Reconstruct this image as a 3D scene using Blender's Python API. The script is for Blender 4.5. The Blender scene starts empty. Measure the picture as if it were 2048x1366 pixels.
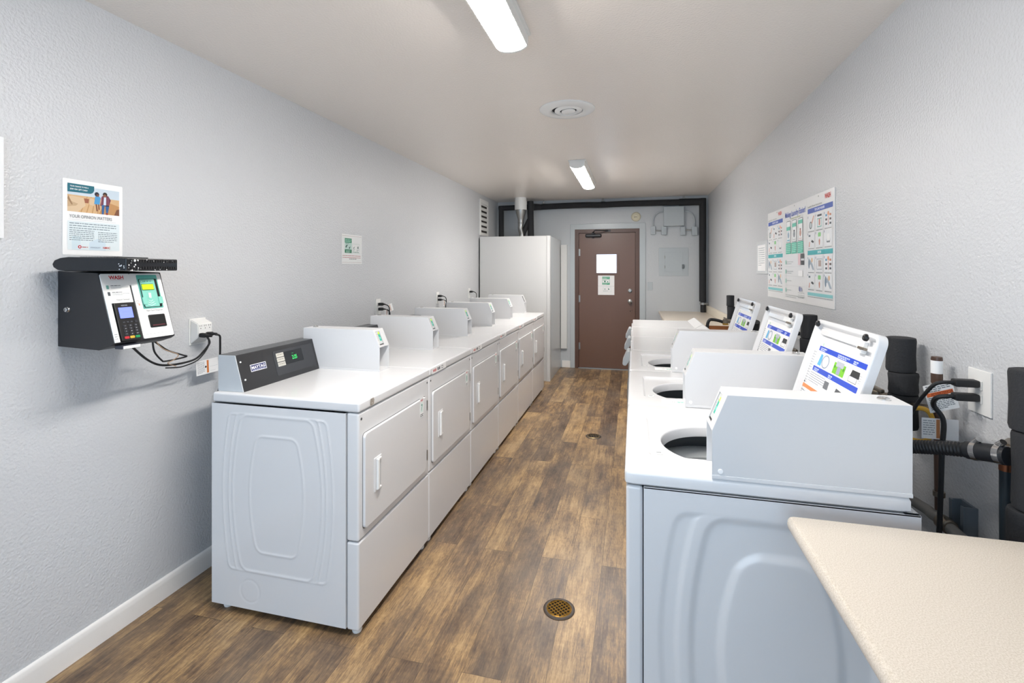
import bpy, bmesh, math, random
from mathutils import Vector, Matrix
SC = bpy.context.scene
COL = SC.collection
# ---------------------------------------------------------------- camera
TH = math.atan(243 / 970.0)
cam = bpy.data.cameras.new('camera'); co = bpy.data.objects.new('camera', cam); COL.objects.link(co)
co.location = (0, 0, 1.47); co.rotation_euler = (math.pi / 2, 0, TH)
cam.sensor_width = 36; cam.lens = 36 * 970 / 2048.0; cam.shift_y = -(683 - 538) / 2048.0
cam.clip_start = 0.02
SC.camera = co
# ---------------------------------------------------------------- view + light
SC.view_settings.view_transform = 'Standard'; SC.view_settings.look = 'None'
SC.view_settings.exposure = 1.38; SC.view_settings.gamma = 1; SC.view_settings.use_curve_mapping = False
SKY = 1.4
w = bpy.data.worlds.new('daylight'); SC.world = w; w.use_nodes = True
bg = w.node_tree.nodes['Background']; bg.inputs[0].default_value = (0.58, 0.78, 1.0, 1); bg.inputs[1].default_value = SKY
LAMP = 37.0
def portal(loc, rot, sx, sy):
    l = bpy.data.lights.new('portal', 'AREA'); l.shape = 'RECTANGLE'; l.size = sx; l.size_y = sy; l.energy = 1
    l.cycles.is_portal = True
    o = bpy.data.objects.new('portal', l); COL.objects.link(o); o.location = loc; o.rotation_euler = rot
LW, RW, BW, NW, CH = -2.04, 1.01, 7.24, -1.7, 2.5
portal((-.5, NW - .05, 1.2), (math.pi / 2, 0, 0), 2.7, 2.2)
# ---------------------------------------------------------------- materials
def lin(c):
    return tuple((x / 12.92 if x <= .04045 else ((x + .055) / 1.055) ** 2.4) for x in c)
def hexc(h):
    return lin(tuple(int(h[i:i + 2], 16) / 255 for i in (0, 2, 4)))
MATS = {}
def mat(name, color, rough=.5, metal=0, spec=.5, emit=None, es=0, bump=None, coat=0, trans=0):
    if name in MATS: return MATS[name]
    m = bpy.data.materials.new(name); m.use_nodes = True; MATS[name] = m
    nt = m.node_tree; b = nt.nodes['Principled BSDF']
    c = hexc(color) if isinstance(color, str) else color
    b.inputs['Base Color'].default_value = (*c, 1); b.inputs['Roughness'].default_value = rough
    b.inputs['Metallic'].default_value = metal; b.inputs['Specular IOR Level'].default_value = spec
    b.inputs['Coat Weight'].default_value = coat
    b.inputs['Transmission Weight'].default_value = trans
    if emit:
        b.inputs['Emission Color'].default_value = (*hexc(emit), 1); b.inputs['Emission Strength'].default_value = es
    if bump:   # (scale, distance, strength, detail, stretch)
        tc = nt.nodes.new('ShaderNodeTexCoord'); n = nt.nodes.new('ShaderNodeTexNoise'); bp = nt.nodes.new('ShaderNodeBump')
        mp = nt.nodes.new('ShaderNodeMapping'); mp.inputs['Scale'].default_value = bump[4] if len(bump) > 4 else (1, 1, 1)
        n.inputs['Scale'].default_value = bump[0]; n.inputs['Detail'].default_value = bump[3]
        bp.inputs['Distance'].default_value = bump[1]; bp.inputs['Strength'].default_value = bump[2]
        nt.links.new(tc.outputs['Object'], mp.inputs[0]); nt.links.new(mp.outputs[0], n.inputs['Vector'])
        nt.links.new(n.outputs['Fac'], bp.inputs['Height']); nt.links.new(bp.outputs[0], b.inputs['Normal'])
    return m
def K(h, rough=.55):
    return mat('ink_' + h + ('' if rough == .55 else str(rough)), h, rough)
WALL = mat('wall_paint', 'ced0d3', .24, bump=(105, .006, .6, 3))
CEIL = mat('ceiling_paint', 'f4ece4', .27, bump=(100, .004, .5, 3))
CABP = mat('cabinet_paint', 'cfcfce', .3, bump=(60, .0008, .3, 2))
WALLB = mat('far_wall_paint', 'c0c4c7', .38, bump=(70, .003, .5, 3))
TRIMP = mat('trim_paint', 'b9c0c3', .3, bump=(50, .001, .4, 2))
BASEP = mat('baseboard_paint', 'f0ede9', .35, bump=(25, .002, .4, 3))
WHITE = mat('appliance_enamel', 'e0e0e1', .16, spec=.5)
WHITE2 = mat('white_powdercoat', 'd8d8d9', .3)
WPL = mat('white_plastic', 'eeeeec', .25)
GPL = mat('grey_plastic', 'a9aeb0', .35)
DARK = mat('dark_console', '2c2c2e', .28)
DARKT = mat('dark_console_top', '47494c', .35)
BLK = mat('black_plastic', '141416', .35)
BLKB = mat('black_powdercoat', '232327', .42, bump=(400, .0005, .4, 2))
RUB = mat('black_rubber', '18191b', .55)
FOAM = mat('foam_insulation', '26272a', .8, bump=(160, .002, .6, 3))
CHR = mat('chrome', 'd8d8d8', .15, 1)
STEEL = mat('galvanised_steel', 'a7a7a5', .35, 1)
BRASS = mat('brass', 'b98f45', .3, 1)
COPPER = mat('copper', '8a5a42', .35, 1)
OLD = mat('tarnished_nickel', '8f867a', .4, 1, bump=(80, .003, .5, 2))
BROWN = mat('brown_door_paint', '6c4e3e', .33, bump=(45, .0008, .4, 2))
BROWNF = mat('brown_frame_paint', '5a4034', .4, bump=(40, .002, .5, 2))
PAPER = mat('paper', 'f3f3f3', .5)
LAMI = mat('laminate_sheet', 'efefef', .3)
VOID = mat('dark_gap', '101011', .8)
LENS = mat('lamp_diffuser', 'ffffff', .4, emit='fffaf4', es=LAMP)
LCDG = mat('lcd_green', '9fd21a', .3, emit='9fd21a', es=.45)
LCDB = mat('lcd_blue', '6a78e6', .3, emit='6a78e6', es=.5)
LED = mat('led_green', '30d060', .3, emit='30d060', es=.7)
GLASS = mat('pane_glass', 'ffffff', .02, trans=1)
GLASS.node_tree.nodes['Principled BSDF'].inputs['IOR'].default_value = 1.05
TAN = mat('tan_wire', 'a58c74', .5)
YEL = mat('yellow_cord', 'd8a73a', .4)
CORE = mat('particle_board', 'a8683a', .7, bump=(150, .002, .5, 2))

def worktop():
    m = mat('speckled_laminate', 'e6dccd', .38); nt = m.node_tree; b = nt.nodes['Principled BSDF']
    tc = nt.nodes.new('ShaderNodeTexCoord')
    n = nt.nodes.new('ShaderNodeTexNoise'); n.inputs['Scale'].default_value = 420; n.inputs['Detail'].default_value = 2
    r = nt.nodes.new('ShaderNodeValToRGB'); e = r.color_ramp.elements
    e[0].position = .36; e[0].color = (*hexc('c3b8a8'), 1); e[1].position = .56; e[1].color = (*hexc('d4cabd'), 1)
    x = e.new(.72); x.color = (*hexc('dad2c6'), 1)
    nt.links.new(tc.outputs['Object'], n.inputs['Vector']); nt.links.new(n.outputs['Fac'], r.inputs[0]); nt.links.new(r.outputs[0], b.inputs['Base Color'])
    return m
TOP = worktop()

def floor_mat():
    m = bpy.data.materials.new('vinyl_plank'); m.use_nodes = True; nt = m.node_tree; b = nt.nodes['Principled BSDF']; N = nt.nodes.new; Lk = nt.links.new
    tc = N('ShaderNodeTexCoord'); mp = N('ShaderNodeMapping'); mp.inputs['Rotation'].default_value = (0, 0, math.pi / 2)
    Lk(tc.outputs['Object'], mp.inputs[0])
    br = N('ShaderNodeTexBrick'); br.offset = .37; br.offset_frequency = 2; br.squash = 1
    br.inputs['Color1'].default_value = (0, 0, 0, 1); br.inputs['Color2'].default_value = (1, 1, 1, 1); br.inputs['Mortar'].default_value = (.5, .5, .5, 1)
    br.inputs['Scale'].default_value = 1; br.inputs['Mortar Size'].default_value = .0011; br.inputs['Mortar Smooth'].default_value = .1
    br.inputs['Brick Width'].default_value = 1.22; br.inputs['Row Height'].default_value = .152; br.inputs['Bias'].default_value = 0
    Lk(mp.outputs[0], br.inputs['Vector'])
    # per-plank offset so each board has its own grain
    vm = N('ShaderNodeVectorMath'); vm.operation = 'MULTIPLY_ADD'; vm.inputs[1].default_value = (7, 13, 5)
    Lk(br.outputs['Color'], vm.inputs[0]); Lk(tc.outputs['Object'], vm.inputs[2])
    def noise(scale, st, det, rough=.6, src=None):
        mm = N('ShaderNodeMapping'); mm.inputs['Scale'].default_value = st; n = N('ShaderNodeTexNoise')
        n.inputs['Scale'].default_value = scale; n.inputs['Detail'].default_value = det; n.inputs['Roughness'].default_value = rough
        Lk((src or vm.outputs[0]), mm.inputs[0]); Lk(mm.outputs[0], n.inputs['Vector']); return n.outputs['Fac']
    def mth(op, a, c=None, cl=False):
        x = N('ShaderNodeMath'); x.operation = op; x.use_clamp = cl
        for i, v in enumerate((a, c)):
            if v is None: continue
            if isinstance(v, (int, float)): x.inputs[i].default_value = v
            else: Lk(v, x.inputs[i])
        return x.outputs[0]
    blot = noise(1, (9, 3.0, 1), 6, .68)
    grain = noise(1, (75, 3.5, 1), 7, .75)
    fine = noise(1, (260, 30, 1), 4, .7)
    saw = noise(1, (12, 70, 1), 3, .6)
    v = mth('MULTIPLY', blot, 1.05); v = mth('ADD', v, mth('MULTIPLY', grain, .66)); v = mth('ADD', v, mth('MULTIPLY', fine, .5)); v = mth('ADD', v, mth('MULTIPLY', saw, .12))
    sep = N('ShaderNodeSeparateColor'); Lk(br.outputs['Color'], sep.inputs[0])
    v = mth('ADD', v, mth('MULTIPLY', mth('SUBTRACT', sep.outputs[0], .5), .22)); v = mth('SUBTRACT', v, .668)
    r = N('ShaderNodeValToRGB'); e = r.color_ramp.elements
    e[0].position = .24; e[0].color = (*hexc('43342a'), 1); e[1].position = .76; e[1].color = (*hexc('c0a072'), 1)
    for p, h in ((.38, '644f3c'), (.49, '7e654a'), (.60, '9f8058')):
        x = e.new(p); x.color = (*hexc(h), 1)
    Lk(v, r.inputs[0])
    gr = noise(1, (3, 1.6, 1), 4, .6, tc.outputs['Object'])
    mx = N('ShaderNodeMix'); mx.data_type = 'RGBA'; mx.inputs[7].default_value = (*hexc('7c7063'), 1)
    Lk(mth('MULTIPLY', mth('SUBTRACT', gr, .38, True), 1.4, True), mx.inputs[0]); Lk(r.outputs[0], mx.inputs[6])
    m2 = N('ShaderNodeMix'); m2.data_type = 'RGBA'; m2.inputs[7].default_value = (*hexc('2c211b'), 1)
    Lk(mth('MULTIPLY', br.outputs['Fac'], .6), m2.inputs[0]); Lk(mx.outputs[2], m2.inputs[6]); Lk(m2.outputs[2], b.inputs['Base Color'])
    b.inputs['Roughness'].default_value = .38
    bp = N('ShaderNodeBump'); bp.inputs['Strength'].default_value = .35; bp.inputs['Distance'].default_value = .002
    Lk(mth('SUBTRACT', grain, mth('MULTIPLY', br.outputs['Fac'], 1.5)), bp.inputs['Height']); Lk(bp.outputs[0], b.inputs['Normal'])
    return m
FLOOR = floor_mat()
# ---------------------------------------------------------------- mesh builder
def rrect(w, h, r, n=5, x0=0, y0=0):
    pts = []
    for cx, cy, a in ((w - r, r, -90), (w - r, h - r, 0), (r, h - r, 90), (r, r, 180)):
        for i in range(n + 1):
            t = math.radians(a + 90 * i / n); pts.append((x0 + cx + r * math.cos(t), y0 + cy + r * math.sin(t)))
    return pts
class MB:
    def __init__(s, o=(0, 0, 0), m=None):
        s.bm = bmesh.new(); s.o = Vector(o); s.m = Matrix(m) if m else None; s.mats = []; s.ci = 0; s.layer = 0; s.base = .0006
        if m is not None: s.m = m
    def mat(s, m):
        if m not in s.mats: s.mats.append(m)
        s.ci = s.mats.index(m); return s
    def add(s, t):
        t.verts.index_update(); vs = []
        for v in t.verts:
            p = v.co if s.m is None else s.m @ v.co
            vs.append(s.bm.verts.new(p - s.o))
        for f in t.faces:
            try: g = s.bm.faces.new([vs[v.index] for v in f.verts]); g.material_index = s.ci
            except ValueError: pass
        t.free(); return s
    def box(s, x0, y0, z0, x1, y1, z1, b=0, seg=2):
        t = bmesh.new(); bmesh.ops.create_cube(t, size=1)
        for v in t.verts: v.co = Vector(((x0 + x1) / 2 + v.co.x * (x1 - x0), (y0 + y1) / 2 + v.co.y * (y1 - y0), (z0 + z1) / 2 + v.co.z * (z1 - z0)))
        if b: bmesh.ops.bevel(t, geom=t.edges[:], offset=b, segments=seg, affect='EDGES', profile=.5)
        return s.add(t)
    def prism(s, pts, ext, b=0, seg=2):
        """closed polygon of 3D points extruded by the vector ext"""
        t = bmesh.new(); e = Vector(ext); n = len(pts)
        a = [t.verts.new(p) for p in pts]; c = [t.verts.new(Vector(p) + e) for p in pts]
        t.faces.new(a); t.faces.new(c[::-1])
        for i in range(n): t.faces.new((a[i], c[i], c[(i + 1) % n], a[(i + 1) % n]))
        bmesh.ops.recalc_face_normals(t, faces=t.faces[:])
        if b: bmesh.ops.bevel(t, geom=t.edges[:], offset=b, segments=seg, affect='EDGES', profile=.5)
        return s.add(t)
    def plate(s, w, h, r, z0, z1, x0=0, y0=0, b=0, n=5):
        pts = [(x, y, z0) for x, y in rrect(w, h, r, n, x0, y0)]
        t = bmesh.new(); N = len(pts)
        if b:
            lv = [(0, z0), (0, z1 - b), (b * .3, z1 - b * .3), (b, z1)]
        else: lv = [(0, z0), (0, z1)]
        rings = []
        for ins, z in lv:
            q = rrect(w - 2 * ins, h - 2 * ins, max(r - ins, .0002), n, x0 + ins, y0 + ins)
            rings.append([t.verts.new((x, y, z)) for x, y in q])
        for a, c in zip(rings, rings[1:]):
            for i in range(N): t.faces.new((a[i], a[(i + 1) % N], c[(i + 1) % N], c[i]))
        t.faces.new(rings[0][::-1]); t.faces.new(rings[-1]); return s.add(t)
    def lathe(s, prof, c=(0, 0, 0), axis=(0, 0, 1), n=32, close=False):
        """prof: (radius, height) along axis"""
        t = bmesh.new(); q = Vector(axis).to_track_quat('Z', 'Y'); rings = []
        for r, h in prof:
            if r < 1e-6: rings.append([t.verts.new(Vector(c) + q @ Vector((0, 0, h)))])
            else: rings.append([t.verts.new(Vector(c) + q @ Vector((r * math.cos(2 * math.pi * i / n), r * math.sin(2 * math.pi * i / n), h))) for i in range(n)])
        for a, b_ in zip(rings, rings[1:]):
            for i in range(n):
                j = (i + 1) % n
                if len(a) == 1 and len(b_) == 1: continue
                if len(a) == 1: t.faces.new((a[0], b_[j], b_[i]))
                elif len(b_) == 1: t.faces.new((a[i], a[j], b_[0]))
                else: t.faces.new((a[i], a[j], b_[j], b_[i]))
        bmesh.ops.recalc_face_normals(t, faces=t.faces[:])
        return s.add(t)
    def cyl(s, p0, p1, r, n=20, b=0, r1=None):
        p0 = Vector(p0); p1 = Vector(p1); L = (p1 - p0).length; r1 = r if r1 is None else r1
        if b: pr = [(0, 0), (r - b, 0), (r, b), (r1, L - b), (r1 - b, L), (0, L)]
        else: pr = [(0, 0), (r, 0), (r1, L), (0, L)]
        return s.lathe(pr, p0, p1 - p0, n)
    def tube(s, pts, r, n=10, sub=6, closed=False, rib=None):
        """Catmull-Rom tube through pts; r number or function of 0..1"""
        P = [Vector(p) for p in pts]
        if sub > 1 and len(P) > 2:
            Q = []
            for i in range(len(P) - 1):
                a = P[max(i - 1, 0)]; b = P[i]; c = P[i + 1]; d = P[min(i + 2, len(P) - 1)]
                for k in range(sub):
                    u = k / sub
                    Q.append(.5 * ((2 * b) + (c - a) * u + (2 * a - 5 * b + 4 * c - d) * u * u + (3 * b - a - 3 * c + d) * u ** 3))
            Q.append(P[-1]); P = Q
        if rib:
            Q = []; L = sum((P[i + 1] - P[i]).length for i in range(len(P) - 1)); k = int(L / rib[0]) * 2; acc = 0; j = 0
            for i in range(k + 1):
                d = L * i / k
                while j < len(P) - 2 and acc + (P[j + 1] - P[j]).length < d: acc += (P[j + 1] - P[j]).length; j += 1
                l = (P[j + 1] - P[j]).length or 1; Q.append(P[j].lerp(P[j + 1], min(1, (d - acc) / l)))
            P = Q
        t = bmesh.new(); rings = []; up = None; m = len(P)
        for i, p in enumerate(P):
            d = (P[min(i + 1, m - 1)] - P[max(i - 1, 0)]).normalized()
            if up is None: up = d.orthogonal().normalized()
            up = (up - d * up.dot(d)).normalized(); sd = d.cross(up)
            rr = r(i / (m - 1)) if callable(r) else r
            if rib and i % 2: rr -= rib[1]
            rings.append([t.verts.new(p + up * rr * math.cos(2 * math.pi * k / n) + sd * rr * math.sin(2 * math.pi * k / n)) for k in range(n)])
        for a, b in zip(rings, rings[1:]):
            for k in range(n): t.faces.new((a[k], a[(k + 1) % n], b[(k + 1) % n], b[k]))
        t.faces.new(rings[0][::-1]); t.faces.new(rings[-1]); return s.add(t)
    def grid(s, nx, ny, fn):
        t = bmesh.new(); V = [[t.verts.new(fn(i / nx, j / ny)) for j in range(ny + 1)] for i in range(nx + 1)]
        for i in range(nx):
            for j in range(ny): t.faces.new((V[i][j], V[i + 1][j], V[i + 1][j + 1], V[i][j + 1]))
        return s.add(t)
    # ---- printing in the local XY plane of s.m, each call a hair above the last
    def up(s, k=1): s.layer += k; return s.z()
    def z(s): return s.base + s.layer * .00003
    def lift(s, h): s.base = .0006 + h; s.layer = 0; return s
    def poly(s, pts, m):
        s.mat(m); z = s.up(); t = bmesh.new(); t.faces.new([t.verts.new((x, y, z)) for x, y in pts]); return s.add(t)
    def rect(s, x0, y0, x1, y1, m): return s.poly([(x0, y0), (x1, y0), (x1, y1), (x0, y1)], m)
    def rr(s, x0, y0, x1, y1, r, m): return s.poly(rrect(x1 - x0, y1 - y0, r, 4, x0, y0), m)
    def disc(s, x, y, rx, m, ry=None, n=20):
        ry = ry or rx; return s.poly([(x + rx * math.cos(2 * math.pi * i / n), y + ry * math.sin(2 * math.pi * i / n)) for i in range(n)], m)
    def frame(s, x0, y0, x1, y1, t, m):
        s.mat(m); z = s.up(); b = bmesh.new()
        for q in ((x0, y0, x1, y0 + t), (x0, y1 - t, x1, y1), (x0, y0 + t, x0 + t, y1 - t), (x1 - t, y0 + t, x1, y1 - t)):
            b.faces.new([b.verts.new((x, y, z)) for x, y in ((q[0], q[1]), (q[2], q[1]), (q[2], q[3]), (q[0], q[3]))])
        return s.add(b)
    def lines(s, x0, x1, y, n, dy, h, m, seed=1, last=.6):
        """rows of short dashes where the print is too small to read"""
        rnd = random.Random(seed); s.mat(m); z = s.up(); b = bmesh.new()
        for k in range(n):
            x = x0; e = x1 if k < n - 1 else x0 + (x1 - x0) * last; yy = y - k * dy
            while x < e:
                wd = rnd.uniform(1.5, 5) * h; q = min(x + wd, e)
                b.faces.new([b.verts.new(v) for v in ((x, yy, z), (q, yy, z), (q, yy + h, z), (x, yy + h, z))]); x = q + h * .7
        return s.add(b)
    def text(s, body, x, y, h, m, w=None, al='l', bold=0):
        s.mat(m); z = s.up()
        cu = bpy.data.curves.new('t', 'FONT'); cu.body = body; cu.size = 1; cu.offset = bold; cu.resolution_u = 3
        ob = bpy.data.objects.new('t', cu); COL.objects.link(ob); dg = bpy.context.evaluated_depsgraph_get(); dg.update()
        me = ob.evaluated_get(dg).to_mesh(); t = bmesh.new(); t.from_mesh(me)
        xs = [v.co.x for v in t.verts]; ys = [v.co.y for v in t.verts]; x0, x1, y0, y1 = min(xs), max(xs), 0, .72
        sy = h / .72; sx = (w / (x1 - x0)) if w else sy
        ox = {'l': 0, 'c': -(x1 - x0) / 2, 'r': -(x1 - x0)}[al]
        for v in t.verts: v.co = Vector((x + (v.co.x - x0 + ox) * sx, y + v.co.y * sy, z))
        ob.evaluated_get(dg).to_mesh_clear(); bpy.data.objects.remove(ob); bpy.data.curves.remove(cu)
        return s.add(t)
    def build(s, name, parent=None, label=None, weight=True, loc=None):
        me = bpy.data.meshes.new(name); s.bm.to_mesh(me); s.bm.free()
        for m in s.mats: me.materials.append(m)
        me.polygons.foreach_set('use_smooth', [True] * len(me.polygons)); me.set_sharp_from_angle(angle=math.radians(38))
        o = bpy.data.objects.new(name, me); COL.objects.link(o)
        if parent: o.parent = parent
        else: o.location = s.o if loc is None else loc
        if label: o['label'] = label
        if weight:
            wn = o.modifiers.new('wn', 'WEIGHTED_NORMAL'); wn.keep_sharp = True
        return o
def frame_m(o, right, up):
    r = Vector(right).normalized(); u = Vector(up).normalized(); n = r.cross(u)
    return Matrix(((r.x, u.x, n.x, o[0]), (r.y, u.y, n.y, o[1]), (r.z, u.z, n.z, o[2]), (0, 0, 0, 1)))
def tag(o, label, cat, group=None):
    o['label'] = label; o['category'] = cat
    if group: o['group'] = group
    return o
def thing(name, label, cat, loc=(0, 0, 0), group=None):
    o = bpy.data.objects.new(name, None); COL.objects.link(o); o.location = loc; o.empty_display_size = .05
    return tag(o, label, cat, group)
def struct(mb, name, parent=None):
    o = mb.build(name, parent)
    if not parent: o['kind'] = 'structure'
    return o
# ================================================================ the room
def one(name, m, *bx, b=0):
    mb = MB().mat(m)
    for q in bx: mb.box(*q, b=b)
    return struct(mb, name)
one('floor', FLOOR, (LW - .1, NW - .1, -.08, RW + .1, BW + .12, 0))
one('ceiling', CEIL, (LW - .1, NW - .1, CH, RW + .1, BW + .12, CH + .1))
one('wall_left', WALL, (LW - .1, NW - .1, 0, LW, BW + .12, CH))
one('wall_right', WALL, (RW, NW - .1, 0, RW + .1, BW + .12, CH))
DX0, DX1, DZ = -.846, .084, 2.055
one('wall_back', WALLB, (LW, BW, 0, DX0, BW + .12, CH), (DX1, BW, 0, RW, BW + .12, CH), (DX0, BW, DZ, DX1, BW + .12, CH))
one('wall_near', WALL, (LW, NW - .1, 0, -1.85, NW, CH), (.85, NW - .1, 0, RW, NW, CH), (-1.85, NW - .1, 2.3, .85, NW, CH), (-1.85, NW - .1, 0, .85, NW, .1))
mb = MB().mat(TRIMP)
for x in (-1.85, -.53, .79): mb.box(x, NW - .08, .1, x + .06, NW - .02, 2.3)
mb.box(-1.79, NW - .08, .1, .79, NW - .02, .16).box(-1.79, NW - .08, 2.24, .79, NW - .02, 2.3); struct(mb, 'window_1')
mb = MB().mat(BASEP)
prof = [(0, 0), (.014, 0), (.014, .068), (.011, .074), (.011, .084), (.006, .091), (0, .093)]
mb.prism([(LW + x, NW, z) for x, z in prof], (0, 6.26 - NW, 0)); struct(mb, 'baseboard_left')
mb = MB().mat(BASEP).box(-1.04, BW - .014, 0, -.915, BW, .1, b=.003).box(.17, BW - .014, 0, RW, BW, .1, b=.003); struct(mb, 'baseboard_back')
mb = MB().mat(TRIMP)
mb.box(-.915, BW - .018, 0, DX0, BW, 2.137, b=.004).box(DX1, BW - .018, 0, .168, BW, 2.137, b=.004).box(DX0 - .002, BW - .0178, DZ, DX1 + .002, BW, 2.137, b=.004)
struct(mb, 'trim_1')
# ---- the door
def door():
    mb = MB((-.38, BW, 0)).mat(BROWNF)
    mb.box(DX0, BW - .022, 0, DX0 + .058, BW + .1, DZ, b=.003).box(DX1 - .056, BW - .022, 0, DX1, BW + .1, DZ, b=.003).box(DX0 + .05, BW - .0215, 2.0, DX1 - .05, BW + .1, DZ, b=.003)
    mb.box(DX0 + .05, BW + .043, 0, DX0 + .08, BW + .06, DZ - .05).box(DX1 - .08, BW + .043, 0, DX1 - .05, BW + .06, DZ - .05).box(DX0 + .05, BW + .043, 1.975, DX1 - .05, BW + .06, 2.02)  # stop strips added behind the leaf to block light through its gaps
    d = mb.build('door_1'); d['kind'] = 'structure'; o = d.location
    def M(m): return MB(o).mat(m)
    x0, x1, y0, y1 = DX0 + .0605, DX1 - .0585, BW - .004, BW + .04
    wx0, wx1, wz0, wz1 = -.529, -.241, 1.412, 1.684
    m = M(BROWN).box(x0, y0, .014, wx0, y1, 1.997, b=.0015).box(wx1, y0, .014, x1, y1, 1.997, b=.0015)
    m.box(wx0 - .001, y0, .014, wx1 + .001, y1, wz0, b=.0015).box(wx0 - .001, y0, wz1, wx1 + .001, y1, 1.997, b=.0015)
    m.build('door_leaf', d)
    m = M(BROWN)
    for q in ((wx0 - .022, wz0 - .022, wx1 + .034, wz0), (wx0 - .022, wz1, wx1 + .034, wz1 + .022), (wx0 - .022, wz0, wx0, wz1), (wx1, wz0, wx1 + .034, wz1)):
        m.box(q[0], y0 - .009, q[1], q[2], y0 + .001, q[3], b=.002)
    m.build('window_frame', d)
    M(GLASS).box(wx0, BW + .014, wz0, wx1, BW + .019, wz1).build('pane', d, weight=False)
    M(STEEL).box(x0 - .01, BW - .03, 0, x1 + .01, BW + .05, .012, b=.002).build('threshold', d)
    for z in (1.715, 1.03, .33):
        m = M(STEEL).box(x0 - .006, y0 - .012, z - .05, x0 + .018, y0 - .002, z + .05, b=.001)
        m.cyl((x0, y0 - .014, z - .052), (x0, y0 - .014, z + .052), .007, 10); m.build('hinge', d)
    m = M(STEEL); m.lathe([(0, 0), (.031, 0), (.031, .006), (.014, .01), (.012, .03), (.022, .036), (.028, .05), (.026, .062), (.012, .068), (0, .068)], (-.049, y0, 1.0), (0, -1, 0), 28); m.build('door_knob', d)
    m = M(STEEL); m.lathe([(0, 0), (.029, 0), (.029, .012), (.02, .016), (.018, .018), (0, .018)], (-.049, y0, 1.155), (0, -1, 0), 28)
    m.box(-.075, y0 - .032, 1.149, -.03, y0 - .016, 1.161, b=.003); m.build('deadbolt', d)
    M(VOID).cyl((-.045, y0 + .001, .86), (-.045, y0 - .002, .86), .007, 10).cyl((-.02, y0 + .001, .872), (-.02, y0 - .002, .872), .004, 10).build('screw_hole', d)
    m = M(BLKB).box(-.69, y0 - .05, 1.936, -.455, y0, 1.985, b=.016, seg=3).cyl((-.575, y0 - .025, 1.925), (-.575, y0 - .025, 2.015), .013, 12)
    m.box(-.6, y0 - .045, 1.985, -.548, y0 - .008, 2.0, b=.004)
    c = m.build('door_closer', d)
    m = M(BLKB); m.tube([(-.575, y0 - .03, 2.01), (-.54, y0 - .2, 2.018), ], .009, 8, 1); m.tube([(-.54, y0 - .2, 2.026), (-.36, BW - .035, 2.03)], .008, 8, 1); m.box(-.40, BW - .04, 2.015, -.325, BW - .02, 2.045, b=.003)
    m.build('arm', c)
door()
# notice on the door (grey-white sheet with a green panel)
GRN, GRN2 = K('1f8f66'), K('2aa579')
def sheet(name, o, right, up, w, h, base, th=.0006, r=.002):
    m = frame_m(o, right, up); mb = MB(o, m); mb.mat(base); mb.plate(w, h, r, 0, th); return mb
mb = sheet('x', (-.507, BW - .0055, 1.09), (1, 0, 0), (0, 0, 1), .236, .284, PAPER)
mb.rect(.062, .235, .17, .268, GRN2); mb.rect(.062, .15, .17, .178, GRN2); mb.frame(.062, .15, .17, .268, .003, GRN2)
mb.lines(.068, .164, .254, 2, .012, .005, PAPER, 3); mb.lines(.07, .162, .222, 2, .011, .004, GRN, 4); mb.lines(.07, .162, .166, 2, .009, .004, PAPER, 3)
mb.disc(.1, .197, .012, K('26805f')); mb.disc(.14, .193, .008, K('26805f')); mb.rect(.001, .128, .235, .131, K('c9cfcf'))
mb.frame(.075, .045, .19, .115, .0015, K('a9c9bd')); mb.poly([(.145, .075), (.165, .075), (.15, .105)], K('3d7f6d')); mb.disc(.1, .085, .009, K('8fb9ab'))
mb.lines(.08, .185, .058, 1, .01, .004, K('8a9a94'), 6)
tag(mb.build('notice', weight=False), 'white notice with green panel taped on brown door', 'notice')

# ================================================================ left wall things
def bars(mb, x0, x1, y, n, dy, h, c, seed=1, last=.7): return mb.lines(x0, x1, y, n, dy, h, K(c), seed, last)
# poster: YOUR OPINION MATTERS
mb = sheet('p', (LW + .001, 1.329, 1.523), (0, 1, 0), (0, 0, 1), .216, .284, PAPER, r=.004)
X0, X1 = .016, .203
mb.rect(X0, .163, X1, .262, K('d5b083'))                              # photo: warm wooden floor
mb.poly([(X0, .262), (X1, .262), (X1, .226), (X0, .226)], K('c9d7e2'))
mb.poly([(.125, .163), (X1, .163), (X1, .2), (.15, .215)], K('c08f5c'))
for i in range(6): mb.poly([(.06 + i * .02, .163), (.063 + i * .02, .163), (.085 + i * .014, .225), (.083 + i * .014, .225)], K('b98b58'))
mb.poly([(X0, .163), (.05, .163), (.078, .19), (.07, .218), (.03, .222), (X0, .215)], K('d9bf9d'))
mb.poly([(X0, .18), (.045, .186), (.052, .194), (X0, .205)], K('c3a582')); mb.poly([(X0, .21), (.03, .188), (.034, .19), (.019, .222)], K('9b7a58'))
mb.poly([(.09, .196), (.107, .192), (.112, .216), (.095, .222)], K('d8bd9b')); mb.poly([(.072, .217), (.09, .217), (.088, .2), (.076, .2)], K('9d5f45'))
mb.poly([(.183, .163), (X1, .163), (X1, .19), (.192, .186)], K('7c5038'))
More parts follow.
